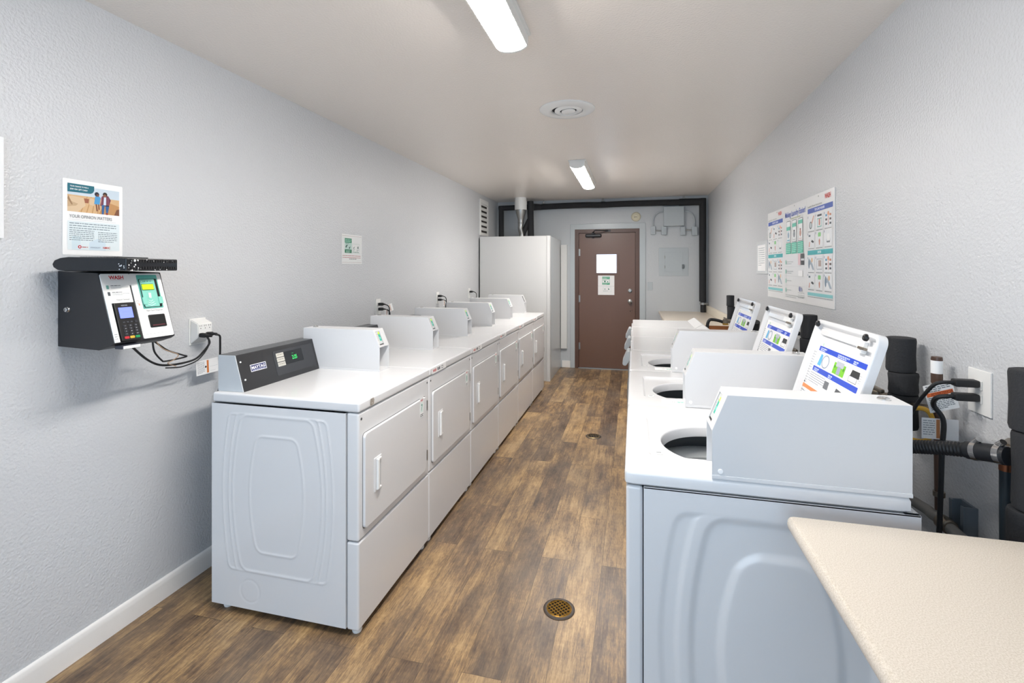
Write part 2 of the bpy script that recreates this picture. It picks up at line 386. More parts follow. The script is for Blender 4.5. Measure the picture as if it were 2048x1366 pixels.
# seated couple
mb.poly([(.108, .2), (.128, .2), (.132, .227), (.122, .236), (.112, .23)], K('4b9ad0')); mb.disc(.118, .239, .0085, K('1c2233')); mb.disc(.121, .235, .005, K('7a4b3a'))
mb.poly([(.113, .2), (.118, .2), (.121, .174), (.117, .172)], K('7a4b3a')); mb.poly([(.122, .2), (.127, .2), (.129, .18), (.125, .178)], K('8a5846'))
mb.poly([(.13, .196), (.162, .196), (.17, .222), (.16, .238), (.138, .236)], K('6d3547'))
for i in range(4): mb.rect(.134 + i * .008, .198, .137 + i * .008, .232, K('96566a'))
mb.poly([(.142, .2), (.152, .2), (.152, .232), (.144, .232)], K('cfdcec')); mb.disc(.148, .242, .0085, K('2a1c18')); mb.disc(.147, .237, .006, K('8a5b45'))
mb.poly([(.136, .2), (.147, .2), (.143, .163), (.136, .163)], K('2c5f98')); mb.poly([(.15, .2), (.164, .2), (.159, .17), (.152, .17)], K('2c5f98'))
mb.disc(.155, .166, .004, K('8a3038')); mb.rect(.15, .196, .163, .2, K('222a3a'))
mb.poly([(X0, .268), (.108, .268), (.108, .252), (.104, .243), (.096, .238), (X0, .236)], K('17697a'))
mb.text('YOUR CHANCE TO WIN A', .024, .256, .0052, PAPER, w=.064, bold=.02); mb.text('$500 VISA GIFT CARD!', .024, .245, .0052, PAPER, w=.06, bold=.02)
mb.text('YOUR OPINION MATTERS', .022, .14, .0125, K('6b6f73'), w=.152)
mb.rect(.02, .133, .19, .1336, K('a9b4b8')); mb.rr(X0, .02, X1, .128, .002, K('dfe9ec')); mb.poly([(.03, .02), (.06, .02), (.06, .07), (.03, .07)], K('d2e2e8')); mb.poly([(.09, .02), (.15, .02), (.15, .05), (.12, .065), (.09, .05)], K('cfdfe9'))
bars(mb, .022, .19, .118, 3, .009, .0032, '7f8f98', 2, .85); bars(mb, .022, .108, .092, 6, .0072, .0026, '6f7f88', 5, .95); bars(mb, .122, .194, .089, 6, .0072, .0026, '6f7f88', 8, .8)
mb.disc(.057, .031, .0062, K('c0282e')); mb.disc(.057, .031, .003, K('dfe9ec')); bars(mb, .065, .085, .029, 1, .01, .003, 'b05a5a', 2, 1)
mb.text('KINGSLEY', .095, .028, .0052, K('34527a'), w=.036); mb.text('NMHC', .14, .027, .008, K('c2402f'), w=.027, bold=.03)
tag(mb.build('poster', weight=False), 'paper poster reading YOUR OPINION MATTERS, above the black router', 'poster')
# notice with green panels
mb = sheet('n', (LW + .001, 3.09, 1.508), (0, 1, 0), (0, 0, 1), .266, .217, K('e7e9e8', .3), r=.002)
mb.frame(.002, .002, .264, .215, .003, K('f7f7f7')); mb.rect(.006, .206, .26, .2075, K('a57f86')); mb.rect(.006, .0095, .26, .011, K('a57f86'))
mb.rect(.038, .155, .128, .188, K('2c8566')); mb.rect(.038, .08, .128, .106, K('1c7352')); mb.rect(.038, .106, .128, .155, K('bcd6ce'))
mb.lines(.045, .12, .174, 2, .011, .005, K('a9d3c2'), 2, .9); mb.lines(.05, .116, .147, 1, .01, .004, K('4f7f70'), 2); mb.lines(.055, .112, .094, 2, .009, .004, K('bfe0d2'), 2, .8)
mb.poly([(.048, .128), (.066, .142), (.076, .136), (.066, .13), (.062, .12), (.05, .118)], K('25514a')); mb.poly([(.09, .118), (.1, .125), (.11, .133), (.104, .114), (.094, .11)], K('25514a'))
mb.frame(.134, .078, .235, .15, .0012, K('8fb3a6')); mb.poly([(.145, .118), (.155, .122), (.166, .134), (.16, .114)], K('2a5a52')); mb.poly([(.2, .118), (.214, .138), (.222, .116)], K('49645f'))
mb.lines(.145, .17, .105, 2, .008, .0035, K('7d8f8a'), 4); mb.lines(.195, .225, .105, 2, .008, .0035, K('7d8f8a'), 6); mb.lines(.14, .222, .086, 1, .01, .005, K('5d8a78'), 7, 1)
bars(mb, .01, .25, .058, 2, .014, .004, 'b8606a', 9, 1); bars(mb, .095, .19, .034, 1, .01, .005, '6d7472', 5, 1)
tag(mb.build('notice', weight=False), 'small laminated notice with green squares alone on left wall', 'notice')
# sliver of a board at the left frame edge
mb = MB((LW, 1.0, 1.571)).mat(K('e9eaec', .35)).box(LW + .0005, .75, 1.571, LW + .012, 1.153, 1.908, b=.002)
tag(mb.build('notice_board'), 'white board sliver at the left edge of the photo, higher than the payment kiosk', 'board')
# louvre grille
g = thing('vent_grille', 'tall white louvred vent high on left wall by cabinet', 'vent', (LW, 6.5, 2.18))
mb = MB(g.location).mat(WPL)
y0, y1, z0, z1 = 6.317, 6.70, 1.935, 2.435
mb.box(LW, y0, z0, LW + .012, y0 + .05, z1, b=.003).box(LW, y1 - .05, z0, LW + .012, y1, z1, b=.003).box(LW, y0 + .045, z0, LW + .0118, y1 - .045, z0 + .04, b=.003).box(LW, y0 + .045, z1 - .05, LW + .0118, y1 - .045, z1, b=.003)
mb.build('frame', g)
MB(g.location).mat(mat('vent_dark', '2f2b28', .8)).box(LW, y0 + .04, z0 + .03, LW + .002, y1 - .04, z1 - .03).build('backing', g)
for i in range(6):
    z = z0 + .045 + i * .0685; mb = MB(g.location).mat(WPL)
    mb.prism([(LW + .003, y0 + .045, z + .062), (LW + .004, y0 + .045, z + .068), (LW + .018, y0 + .045, z + .03), (LW + .016, y0 + .045, z + .024)], (0, y1 - y0 - .09, 0)); mb.build('slat', g)

# ---- payment kiosk
kx, ky = -1.772, 1.315
def kiosk():
    k = thing('payment_kiosk', 'black wall-mounted laundry payment terminal with keypad and green card slot', 'payment terminal', (LW, 1.43, 1.32)); o = k.location
    sec = [(LW, 1.463), (-1.849, 1.456), (-1.775, 1.205), (-1.79, 1.196), (-1.845, 1.18), (LW, 1.187)]
    mb = MB(o).mat(BLKB); mb.prism([(x, 1.315, z) for x, z in sec], (0, .236, 0), b=.0025); mb.build('case', k)
    mb = MB(o).mat(CHR); mb.lathe([(0, 0), (.011, 0), (.011, .005), (.009, .008), (.0075, .006), (.0075, .012), (.006, .013), (0, .013)], (-1.985, 1.315, 1.323), (0, -1, 0), 24)
    mb.mat(VOID).box(-1.9857, 1.3012, 1.318, -1.9843, 1.3025, 1.328); mb.build('lock', k)
    F = frame_m((-1.7745, ky, 1.206), (0, 1, 0), (-.294, 0, .956))
    def P(): return MB(o, F)
    # white fascia in two pieces either side of the slot
    mb = P().mat(WPL)
    mb.prism([(.003, .002, 0), (.022, .002, 0), (.022, .146, 0), (.101, .146, 0), (.101, .212, 0), (.1075, .212, 0), (.1075, .257, 0), (.008, .257, 0), (.003, .252, 0)], (0, 0, .004), b=.0008, seg=1)
    mb.plate(.123, .2545, .006, 0, .004, .107, .0025, b=.001); mb.lift(0.00360)
    mb.text('WASH', .032, .236, .0135, K('c4262e'), w=.052, bold=.035)
    bars(mb, .034, .085, .2325, 1, .01, .0012, 'd8b0b4', 3, 1)
    for yy, c in ((.207, '6fa89c'), (.182, '444a50')):
        mb.rr(.016, yy - .008, .025, yy + .006, .001, K(c)); bars(mb, .032, .068, yy + .003, 1, .01, .0022, '50575d', 2, 1); bars(mb, .032, .094, yy - .002, 2, .004, .0013, '8d9499', 7, .6)
    mb.text('Keypad Terminal', .042, .1555, .005, K('55595d'), w=.045)
    bars(mb, .006, .018, .03, 3, .008, .0024, '8a8f92', 6, .8)
    mb.mat(K('eef0f0')); mb.text('New Card Dispenser', .141, .1055, .0058, K('4a4e52'), w=.066); bars(mb, .118, .215, .017, 1, .01, .0014, 'b6b9bb', 9, 1); bars(mb, .118, .215, .0135, 1, .01, .001, 'c6c9cb', 9, .7)
    mb.frame(.112, .138, .12, .15, .0008, K('a07a6a')); mb.poly([(.118, .14), (.123, .136), (.121, .129), (.116, .132)], K('d8b09a'))
    mb.build('fascia', k)
    # card reader
    TL = K('86cfbf', .4); TD = K('5cb3a4', .4)
    mb = P().mat(TD).plate(.08, .134, .003, .003, .0055, .132, .116)
    mb.mat(VOID).plate(.0715, .114, .004, .0055, .0062, .136, .12)
    mb.mat(TL).plate(.058, .11, .003, .006, .0085, .1385, .122, b=.001)
    mb.plate(.016, .028, .002, .0085, .012, .132, .132, b=.001).plate(.017, .028, .002, .0085, .012, .195, .132, b=.001)
    mb.lift(0.00960)
    for i in range(4): mb.disc(.1435 + i * .0115, .223, .0016, K('f0ffff') if i == 0 else K('1d5a52'))
    mb.rr(.139, .188, .187, .213, .002, K('26463a'))
    for i, ww in enumerate((.02, .028, .034)): mb.poly([(.163 - ww / 2, .15 - i * .008), (.163, .144 - i * .008), (.163 + ww / 2, .15 - i * .008), (.163 + ww / 2 - .002, .147 - i * .008), (.163, .1415 - i * .008), (.163 - ww / 2 + .002, .147 - i * .008)], K('d8f2ec'))
    mb.poly([(.158, .158), (.168, .156), (.17, .176), (.16, .178)], K('e6f7f3'))
    c = mb.build('card_reader', k)
    mb = P().mat(LCDG).plate(.045, .021, .001, .018 * .5, .0115, .1405, .19); mb.build('display', c)
    mb = P().mat(BLK).plate(.066, .05, .004, .003, .006, .142, .041); mb.mat(VOID).plate(.058, .042, .003, .006, .0063, .146, .045); mb.mat(K('5a1f2a')).plate(.05, .004, .001, .0063, .008, .15, .047); mb.build('card_dispenser', k)
    # keypad terminal
    mb = P().mat(BLK).plate(.074, .142, .005, -.004, .0085, .0255, .003, b=.003); mb.lift(0.00816)
    mb.text('VERIFONE', .048, .1325, .0042, K('c8ccd4'), w=.023)
    mb.build('keypad_terminal', k)
    kp = [c for c in k.children if c.name.startswith('keypad_terminal')][0]
    mb = P().mat(LCDB).plate(.048, .04, .001, .008, .0096, .0365, .087); mb.lift(0.00924); bars(mb, .04, .08, .118, 4, .008, .0016, '8d97ee', 4, .8); mb.build('screen', kp)
    for r_ in range(4):
        for c_ in range(3):
            x = .0385 + c_ * .0195; y = .0545 - r_ * .0103; mb = P().mat(K('2d2f36', .35)).plate(.0135, .0072, .002, .008, .0102, x, y, b=.0008); mb.lift(0.00984)
            mb.text('123456789*0#'[r_ * 3 + c_], x + .0068, y + .002, .0038, K('eef0f5'), al='c'); mb.build('key', kp)
    for i in range(3):
        P().mat(K('4a4d55', .35)).plate(.008, .004, .001, .008, .0098, .041 + i * .0135, .07).build('key', kp)
    P().mat(K('2d2f36', .35)).plate(.011, .0085, .003, .008, .0098, .0835, .068).build('key', kp)
    for i, c in enumerate(('c23038', 'd8b13a', '1f8f55')):
        P().mat(K(c, .35)).plate(.0165, .009, .0025, .008, .0106, .035 + i * .0198, .0105, b=.001).build('key', kp, label={'c': 'red key', 'd': 'yellow key', '1': 'green key'}[c[0]])
    # small steel tray under the keypad
    mb = MB(o).mat(K('3a3d48', .4)).box(-1.80, 1.337, 1.183, -1.765, 1.405, 1.197, b=.002)
    mb.mat(PAPER).box(-1.7655, 1.341, 1.184, -1.7635, 1.402, 1.194); mb.build('tray', k)
kiosk()
# ---- router lying on the kiosk
def router():
    o = Vector((-1.88, 1.44, 1.463)); A = math.radians(-18)
    M4 = Matrix.Translation((-1.73, 1.325, 1.463)) @ Matrix.Rotation(math.radians(16), 4, 'Z')
    r_ = thing('router', 'flat black router flecked with white paint on payment kiosk', 'router', o)
    mb = MB(o, M4).mat(mat('router_plastic', '17181c', .2))
    # local: x to the room (0 = front face), -x to wall, y along the wall
    prof = [(-.255, .024), (-.25, .012), (-.236, .003), (-.21, .0), (0, .0), (0, .046), (-.2, .05), (-.228, .046), (-.247, .038)]
    mb.prism([(x, 0, z) for x, z in prof], (0, .275, 0), b=.004); cs = mb
    mb = MB(o, M4).mat(mat('router_grille', '101114', .6))
    for i in range(18):
        for z in (.006, .031): mb.box(.0, .022 + i * .0138, z, .0016, .03 + i * .0138, z + .01)
    mb.build('vent', r_)
    rnd = random.Random(4); mb = cs.mat(K('e8e8ea'))
    for i in range(26):
        y = rnd.choice([rnd.uniform(.002, .06), rnd.uniform(.0, .27)]); z = rnd.choice([.003, .038, rnd.uniform(.003, .04)]) + rnd.uniform(-.002, .002); s_ = rnd.uniform(.0008, .0032)
        mb.lathe([(0, 0), (s_, .0003), (s_ * .6, .0012), (0, .0014)], (.0012, y, z), (1, 0, 0), 8)
    for i in range(7): mb.lathe([(0, 0), (.002, .0003), (0, .0013)], (rnd.uniform(-.03, -.002), -.0004, rnd.uniform(.004, .038)), (0, -1, 0), 8)
    mb.lathe([(0, 0), (.005, .0005), (.004, .002), (0, .003)], (.001, .038, .037), (1, 0, 0), 10)
    mb.build('case', r_)
    mb = MB(o, M4).mat(mat('router_grille', '101114', .6))
    for i in range(14): mb.box(-.2 + i * .01, .05, .0468, -.195 + i * .01, .2, .0515)
    mb.build('top_vent', r_)
router()
# ---- six-outlet adapter by the kiosk, its cords
def cord(name, label, path, r, m, extra=None, group=None, sub=8):
    c = MB(path[0]).mat(m).tube(path, r, 8, sub).build(name); tag(c, label, 'cord', group)
    return c
def adapter():
    a = thing('outlet_adapter', 'white six-outlet wall adapter between kiosk and first dryer', 'outlet', (LW, 1.9, 1.17)); o = a.location
    MB(o).mat(WPL).box(LW, 1.852, 1.108, LW + .005, 1.942, 1.234, b=.002).build('wall_plate', a)
    mb = MB(o).mat(WPL)
    t = bmesh.new(); b0 = [(LW + .005, 1.857, 1.114), (LW + .005, 1.937, 1.114), (LW + .005, 1.937, 1.23), (LW + .005, 1.857, 1.23)]; f0 = [(LW + .05, 1.857, 1.148), (LW + .05, 1.937, 1.148), (LW + .05, 1.937, 1.21), (LW + .05, 1.857, 1.21)]
    B = [t.verts.new(p) for p in b0]; F_ = [t.verts.new(p) for p in f0]; t.faces.new(B[::-1]); t.faces.new(F_)
    for i in range(4): t.faces.new((B[i], B[(i + 1) % 4], F_[(i + 1) % 4], F_[i]))
    bmesh.ops.bevel(t, geom=t.edges[:], offset=.003, segments=2, affect='EDGES'); mb.add(t); mb.build('body', a)
    mb = MB(o).mat(VOID)
    for i in range(3):
        y = 1.872 + i * .0245
        for dy in (-.0055, .0035): mb.box(LW + .0495, y + dy, 1.196, LW + .0506, y + dy + .0015, 1.204)
        mb.cyl((LW + .0495, y, 1.188), (LW + .0506, y, 1.188), .0022, 8)
    mb.build('socket', a)
adapter()
def plug(parent, o, p, d, L=.03, w_=.024, h_=.02, m=None):
    """moulded plug body starting at p, pointing along d"""
    M_ = Matrix.Translation(p) @ Vector(d).to_track_quat('X', 'Z').to_matrix().to_4x4()
    mb = MB(o, M_).mat(m or RUB).box(0, -w_ / 2, -h_ / 2, L, w_ / 2, h_ / 2, b=.005); mb.tube([(L - .004, 0, 0), (L + .018, 0, 0)], lambda t: .0075 - .003 * t, 10, 1)
    return mb.build('plug', parent)
cA = cord('power_cord', 'black cord from adapter down behind the first dryer, tag attached', [(-1.945, 1.91, 1.156), (-1.94, 1.93, 1.148), (-1.955, 1.948, 1.115), (-1.975, 1.967, 1.04), (-2.0, 1.988, .954), (-2.0, 1.99, .888), (-2.0, 1.975, .833), (-1.99, 1.97, .7)], .0045, RUB)
plug(cA, cA.location, (LW + .051, 1.9, 1.158), (1, .55, 0))
mt = frame_m((-1.985, 1.844, .967), (0, 1, .02), (-.05, 0, 1)); mb = MB(cA.location, mt).mat(PAPER).plate(.128, .068, .002, 0, .0006)
mb.rect(.058, .004, .069, .064, K('d07a3c')); bars(mb, .006, .046, .058, 11, .005, .002, '9aa0a4', 3, .7); mb.disc(.052, .034, .005, K('1c1c1c')); bars(mb, .075, .12, .03, 2, .02, .0015, 'c8cbcd', 3, .7); mb.build('warning_tag', cA, weight=False)
cB = cord('power_cord', 'thick black cord looping from adapter to underside of payment kiosk', [(-1.955, 1.874, 1.15), (-1.95, 1.882, 1.119), (-1.96, 1.855, 1.08), (-1.96, 1.82, 1.057), (-1.96, 1.769, 1.049), (-1.955, 1.69, 1.052), (-1.93, 1.609, 1.07), (-1.9, 1.532, 1.11), (-1.87, 1.456, 1.169), (-1.873, 1.45, 1.184)], .0045, RUB)
plug(cB, cB.location, (LW + .051, 1.868, 1.158), (1, .2, -.1))
cC = cord('power_cord', 'thin black cord hanging beside the thick kiosk cord', [(-1.965, 1.89, 1.144), (-1.955, 1.878, 1.1), (-1.955, 1.825, 1.05), (-1.95, 1.75, 1.036), (-1.95, 1.71, 1.037), (-1.95, 1.66, 1.045)], .0028, RUB)
plug(cC, cC.location, (LW + .051, 1.885, 1.156), (1, .35, -.2), L=.022, w_=.018, h_=.015)
cord('cable_loop', 'short black cable looped and bundled under the kiosk', [(-1.9, 1.56, 1.18), (-1.92, 1.61, 1.15), (-1.92, 1.648, 1.122), (-1.92, 1.715, 1.092), (-1.92, 1.733, 1.083), (-1.92, 1.69, 1.08), (-1.92, 1.632, 1.08), (-1.91, 1.607, 1.09), (-1.9, 1.568, 1.133), (-1.9, 1.56, 1.185)], .0035, RUB)
cord('cable_loop', 'thin tan wire looped among the cords under the kiosk', [(-1.905, 1.575, 1.185), (-1.905, 1.589, 1.158), (-1.91, 1.624, 1.13), (-1.91, 1.675, 1.106), (-1.91, 1.683, 1.094), (-1.91, 1.66, 1.08), (-1.915, 1.64, 1.07), (-1.94, 1.7, 1.045)], .002, TAN)

# ================================================================ appliances
def sdf_barrel(x, z, wm, wt, hz, r):
    t = z / hz; w_ = wm - (wm - wt) * min(t * t, 1.2); qx = abs(x) - w_ + r; qz = abs(z) - hz + r
    return math.hypot(max(qx, 0), max(qz, 0)) + min(max(qx, qz), 0) - r
def coinbox(mb_o, x0, y0, z0, w_=.1, depth=.455, up=.215):
    """builder list for a card-reader box: front towards +x at x0, rear at x0-depth (local coords)"""
    out = []
    zt = z0 + up; zs = z0 + .127; xs = x0; xt = x0 - .038
    mb = MB().mat(WHITE2)
    # hollow sheet body: two side sheets, top, back, slanted bezel, recessed lower front
    side = [(x0 - depth, z0), (x0, z0), (xs, zs), (xt, zt), (x0 - depth, zt)]
    for y in (y0, y0 + w_ - .002): mb.prism([(x, y, z) for x, z in side], (0, .002, 0), b=.0008, seg=1)
    mb.box(x0 - depth, y0 + .001, zt - .002, xt + .0005, y0 + w_ - .001, zt - .0002)
    mb.box(x0 - depth, y0 + .001, z0, x0 - depth + .002, y0 + w_ - .001, zt - .0005)
    mb.box(x0 - .06, y0 + .001, z0, x0 - .058, y0 + w_ - .001, zs)
    sl = Vector((xt - xs, 0, zt - zs)); n = Vector((-sl.z, 0, sl.x)).normalized() * -1
    for a, b in ((0, .1), (.88, 1)):
        p = [Vector((xs, y0 + .001, zs)) + sl * a, Vector((xs, y0 + .001, zs)) + sl * b]
        mb.prism([p[0], p[1], p[1] - n * .002, p[0] - n * .002], (0, w_ - .002, 0))
    for ya, yb in ((y0 + .001, y0 + .012), (y0 + .055, y0 + w_ - .001)):
        p = [Vector((xs, ya, zs)) + sl * .1, Vector((xs, ya, zs)) + sl * .88]
        mb.prism([p[0], p[1], p[1] - n * .002, p[0] - n * .002], (0, yb - ya, 0))
    mb.box(x0 - .058, y0 + .001, zs - .002, xs - .0003, y0 + w_ - .001, zs)
    mb.mat(VOID).box(x0 - .09, y0 + .004, zs + .005, x0 - .088, y0 + w_ - .004, zt - .006)
    mb.mat(WHITE).box(x0 - depth - .0005, y0 - .0012, z0 - .001, x0 + .001, y0 + w_ + .0012, z0 + .009, b=.0008)
    out.append(('box', mb))
    F = frame_m(Vector((xs, y0 + .013, zs)) + sl * .12 - n * .006, (0, 1, 0), sl); 
    return out, F, (xs, xt, zs, zt, sl, n)
def add_coinbox(parent, x0, y0, z0, mirror=False, reader=True, **k):
    """mirror: front faces -x"""
    out, F, (xs, xt, zs, zt, sl, n) = coinbox(None, 0, 0, 0, **k)
    holder = out[0][1]
    Tm = Matrix.Translation((x0, y0, z0)) @ (Matrix.Rotation(math.pi, 4, 'Z') if mirror else Matrix())
    holder.bm.transform(Tm); b = holder.build('coin_box', parent)
    w_ = k.get('w_', .1)
    if reader:
        m = MB((0, 0, 0), Tm @ F); m.mat(K('c9cccc', .35)).plate(.041, .076, .002, -.003, .004, b=.001); m.lift(0.00360)
        m.rect(.019, .02, .038, .06, K('2fae98')); m.disc(.0285, .036, .006, K('7fdccb')); m.text('WASH', .004, .056, .004, K('b4303a'), w=.012); bars(m, .004, .015, .046, 4, .007, .0016, 'b890a0', 3, .8)
        m.mat(LCDG); m.rect(.024, .056, .036, .069, LCDG); m.rect(.002, .0, .039, .004, K('2a2a2c'))
        m.build('card_reader', b)
    m = MB((0, 0, 0), Tm).mat(CHR); m.lathe([(0, 0), (.014, 0), (.014, .003), (.011, .006), (.007, .006), (.006, .004), (0, .004)], (-.415, w_ * .5, zt), (0, 0, 1), 20); m.build('lock', b)
    return b
def emboss(nx, nz, x0, x1, z0, z1, fn, y=0, s=1):
    return lambda u, v: (x0 + (x1 - x0) * u, y + s * fn(x0 + (x1 - x0) * u, z0 + (z1 - z0) * v), z0 + (z1 - z0) * v)

def make_dryer():
    d = thing('dryer', '', 'dryer', (0, 0, 0), 'dryers in the left row')
    D, W_ = .71, .683
    mb = MB().mat(WHITE)
    ridge = lambda s_, w_=.004, a=.0022: a * math.exp(-(s_ / w_) ** 2)
    def hf(x, z):
        c = -.382; X = x - c; Z = z - .522
        a = sdf_barrel(X, Z, .132, .096, .245, .03); b = sdf_barrel(X, Z, .218, .172, .328, .03); e = sdf_barrel(X, Z, .268, .236, .33, .02); f = sdf_barrel(X, Z, .238, .198, .335, .02)
        st = max(e, -f); k = math.hypot(x + .513, z - .107) - .047
        return -(ridge(a) + ridge(b) + ridge(st, .0035)) + .0012 * math.exp(-(k / .0025) ** 2)
    mb.grid(150, 210, emboss(0, 0, -D, -.057, .03, .892, hf))
    mb.box(-D, .0, .03, -.057, .002, .892) if False else None
    mb.box(-D, .683, .03, -.057, .681, .892)
    mb.box(-D, .001, .03, -D + .002, W_ - .001, .892).box(-D, .001, .03, -.057, W_ - .001, .032).box(-.0595, .001, .03, -.0575, W_ - .001, .892)
    mb.build('cabinet', d)
    MB().mat(WHITE2).box(-D - .022, .1, .33, -D, .58, .83, b=.012).build('rear_cover', d)
    MB().mat(WHITE).box(-D + .004, -.001, .897, .004, W_ + .001, .938, b=.009, seg=3).build('top', d)
    for z0_, z1_, nm in ((.382, .894, 'front_panel'), (.026, .378, 'toe_panel')):
        m = MB().mat(WHITE).box(-.0545, .0015, z0_, 0, W_ - .0015, z1_, b=.009, seg=3)
        if nm == 'front_panel':
            m.mat(K('4a4a4a'))
            for y in (.022, W_ - .022): m.cyl((-.001, y, .868), (.0012, y, .868), .0055, 10)
        m.build(nm, d)
    F = frame_m((0, .032, .42), (0, 1, 0), (0, 0, 1))
    m = MB((0, 0, 0), F).mat(K('6d6d6d')).plate(.606, .39, .018, -.001, .0006, -.003, -.003); m.mat(WHITE).plate(.6, .384, .018, .0006, .012, b=.004)
    dr = m.build('door', d)
    m = MB((0, 0, 0), F).mat(WHITE); x, y, w_, h_ = .068, .118, .06, .142
    m.plate(w_, h_, .004, .011, .0145, x, y, b=.001); m.mat(WPL)
    m.box(x + .012, y + .008, .0145, x + .026, y + h_ - .008, .026, b=.003).box(x + .012, y + .006, .0145, x + w_ - .012, y + .014, .022, b=.002).box(x + .012, y + h_ - .014, .0145, x + w_ - .012, y + h_ - .006, .022, b=.002)
    m.mat(K('b9bcbf')).box(x + .03, y + .016, .0143, x + w_ - .01, y + h_ - .016, .0148)
    m.build('handle', dr)
    for z in (.05, .31):
        MB((0, 0, 0), F).mat(STEEL).box(.598, z, .001, .608, z + .052, .014, b=.001).build('hinge', dr)
    for x in (-.66, -.03):
        for y in (.04, W_ - .04): MB().mat(WPL).lathe([(0, 0), (.018, 0), (.02, .006), (.02, .014), (.01, .018), (.01, .034), (0, .034)], (x, y, 0), (0, 0, 1), 16).build('leg', d)
    # console
    y0, y1 = .026, .57; px = lambda z: -.57 - (z - .938) * .045 / .157
    m = MB().mat(mat('console_end', 'c9cdd0', .3))
    for y in (y0, y1 - .004): m.prism([(-.703, y, .938), (-.57, y, .938), (-.615, y, 1.094), (-.703, y, 1.094)], (0, .004, 0), b=.001, seg=1)
    m.mat(DARKT).prism([(-.7, y0 + .0035, 1.08), (-.61, y0 + .0035, 1.08), (-.6145, y0 + .0035, 1.0955), (-.7, y0 + .0035, 1.0955)], (0, y1 - y0 - .007, 0), b=.001, seg=1)
    m.mat(DARK).prism([(-.7, y0 + .004, .938), (-.5685, y0 + .004, .938), (-.6135, y0 + .004, 1.094), (-.7, y0 + .004, 1.094)], (0, y1 - y0 - .008, 0), b=.001, seg=1)
    c = m.build('console', d)
    F2 = frame_m((-.5685, y0, .938), (0, 1, 0), (-.045, 0, .156))
    Pn = lambda: MB((0, 0, 0), F2)
    for x, y in ((.018, .13), (.022, .05), (.525, .13), (.527, .055)): Pn().mat(WPL).cyl((x, y, 0), (x, y, .003), .004, 10).build('screw', c)
    m = Pn().mat(K('37383b', .25)).plate(.29, .118, .006, .0003, .0016, .215, .025, b=.0008); m.build('control_panel', c)
    m = Pn(); m.lift(0.00036); m.rect(.065, .076, .16, .108, K('e6e6ec')); m.rect(.068, .079, .157, .105, K('2d3566')); m.text('MAYTAG', .072, .0865, .014, K('f4f4f4'), w=.081, bold=.02); bars(m, .075, .15, .0805, 1, .01, .003, 'b0b4cc', 3, 1); m.build('badge', c)
    m = Pn(); m.mat(K('1a1b1e', .15)).plate(.13, .062, .002, .0014, .0024, .285, .068)
    m.lift(0.00216); m.text('2:25', .335, .086, .02, LED, w=.035); bars(m, .338, .35, .114, 1, .01, .003, '2aa050', 1, 1); m.build('display', c)
    for i in range(3): m = Pn().mat(K('c9c6bd')).plate(.05, .0195, .001, .0014, .0036, .231, .066 + i * .0225); m.lift(0.00360); bars(m, .236, .274, .076 + i * .0225, 1, .01, .003, '8a877f', i, 1); m.build('button', c)
    return d
def stick(parent, door_, n, green):
    F = frame_m((.0125, .545, .715), (0, 1, 0), (0, 0, 1)); m = MB((0, 0, 0), F); m.mat(K('f2f4f3')).plate(.043, .1, .001, 0, .0005)
    m.text('WASH', .007, .08, .011, K('c2363c'), w=.03, bold=.03); m.rr(.008, .026, .036, .074, .003, K('dfeee9')); m.text(n, .022, .034, .032, K(green), al='c', w=.016 * len(n)); bars(m, .004, .039, .012, 2, .008, .004, '40464a', 3, 1)
    return m.build('number_sticker', door_, weight=False)
def dup(root, loc, label, skip=()):
    r = root.copy(); COL.objects.link(r); r.location = loc; r['label'] = label
    def rec(src, dst):
        for ch in [c for c in bpy.data.objects if c.parent == src]:
            if ch.name.split('.')[0] in skip: continue
            c = ch.copy(); COL.objects.link(c); c.parent = dst; rec(ch, c)
    rec(root, r); return r
DRX, DRY, WP = -1.06, 1.72, .686
dry = make_dryer()
cb = add_coinbox(dry, -.213, .545, .938)
nums = ['7', '8', '9', '10', '11', '12']
lab = ['white dryer nearest the camera, number 7 on its door', 'white dryer directly behind number 7, second of the left row', 'third white dryer of the left row counted from camera',
       'fourth white dryer of the left row counted from camera', 'fifth white dryer, last but one before the tall cabinet', 'last white dryer, next to the tall cabinet']
dryers = []
for i in range(1, 6): dryers.append(dup(dry, (DRX, DRY + i * WP, 0), lab[i], skip=('card_reader',) if i == 5 else ()))
dry.location = (DRX, DRY, 0); dry['label'] = lab[0]; dryers.insert(0, dry)
for i, d in enumerate(dryers):
    dd = [c for c in bpy.data.objects if c.parent == d and c.name.startswith('door')][0]
    stick(d, dd, nums[i], '2f7f6a')
    if i:
        F = frame_m((.0045, .03, .9), (0, 1, 0), (0, 0, 1)); m = MB((0, 0, 0), F); m.mat(K('f0f0ef')).plate(.2, .032, .002, 0, .0005)
        m.text('WASH', .01, .009, .015, K('c2363c'), w=.05, bold=.04); m.rect(.075, .008, .09, .024, K('4a4c50')); m.rect(.096, .008, .111, .024, K('4a4c50')); m.frame(.13, .008, .155, .024, .003, K('4a4c50'))
        m.build('instruction_sticker', d, weight=False)
    else:
        rnd = random.Random(2); m = MB((0, 0, 0), frame_m((.0045, .082, .903), (0, 1, 0), (0, 0, 1)))
        m.poly([(0, .004), (.01, 0), (.028, .003), (.032, .02), (.024, .031), (.012, .029), (.003, .031), (-.002, .016)], mat('glue_residue', '9b9288', .8, bump=(200, .002, .6, 3)))
        for k_ in range(5): m.poly([(a_ + rnd.uniform(0, .01), b_ + rnd.uniform(0, .01)) for a_, b_ in ((rnd.uniform(0, .02), rnd.uniform(0, .02)),) for _ in range(4)], K('c9c4be'))
        m.build('sticker_residue', d, weight=False)

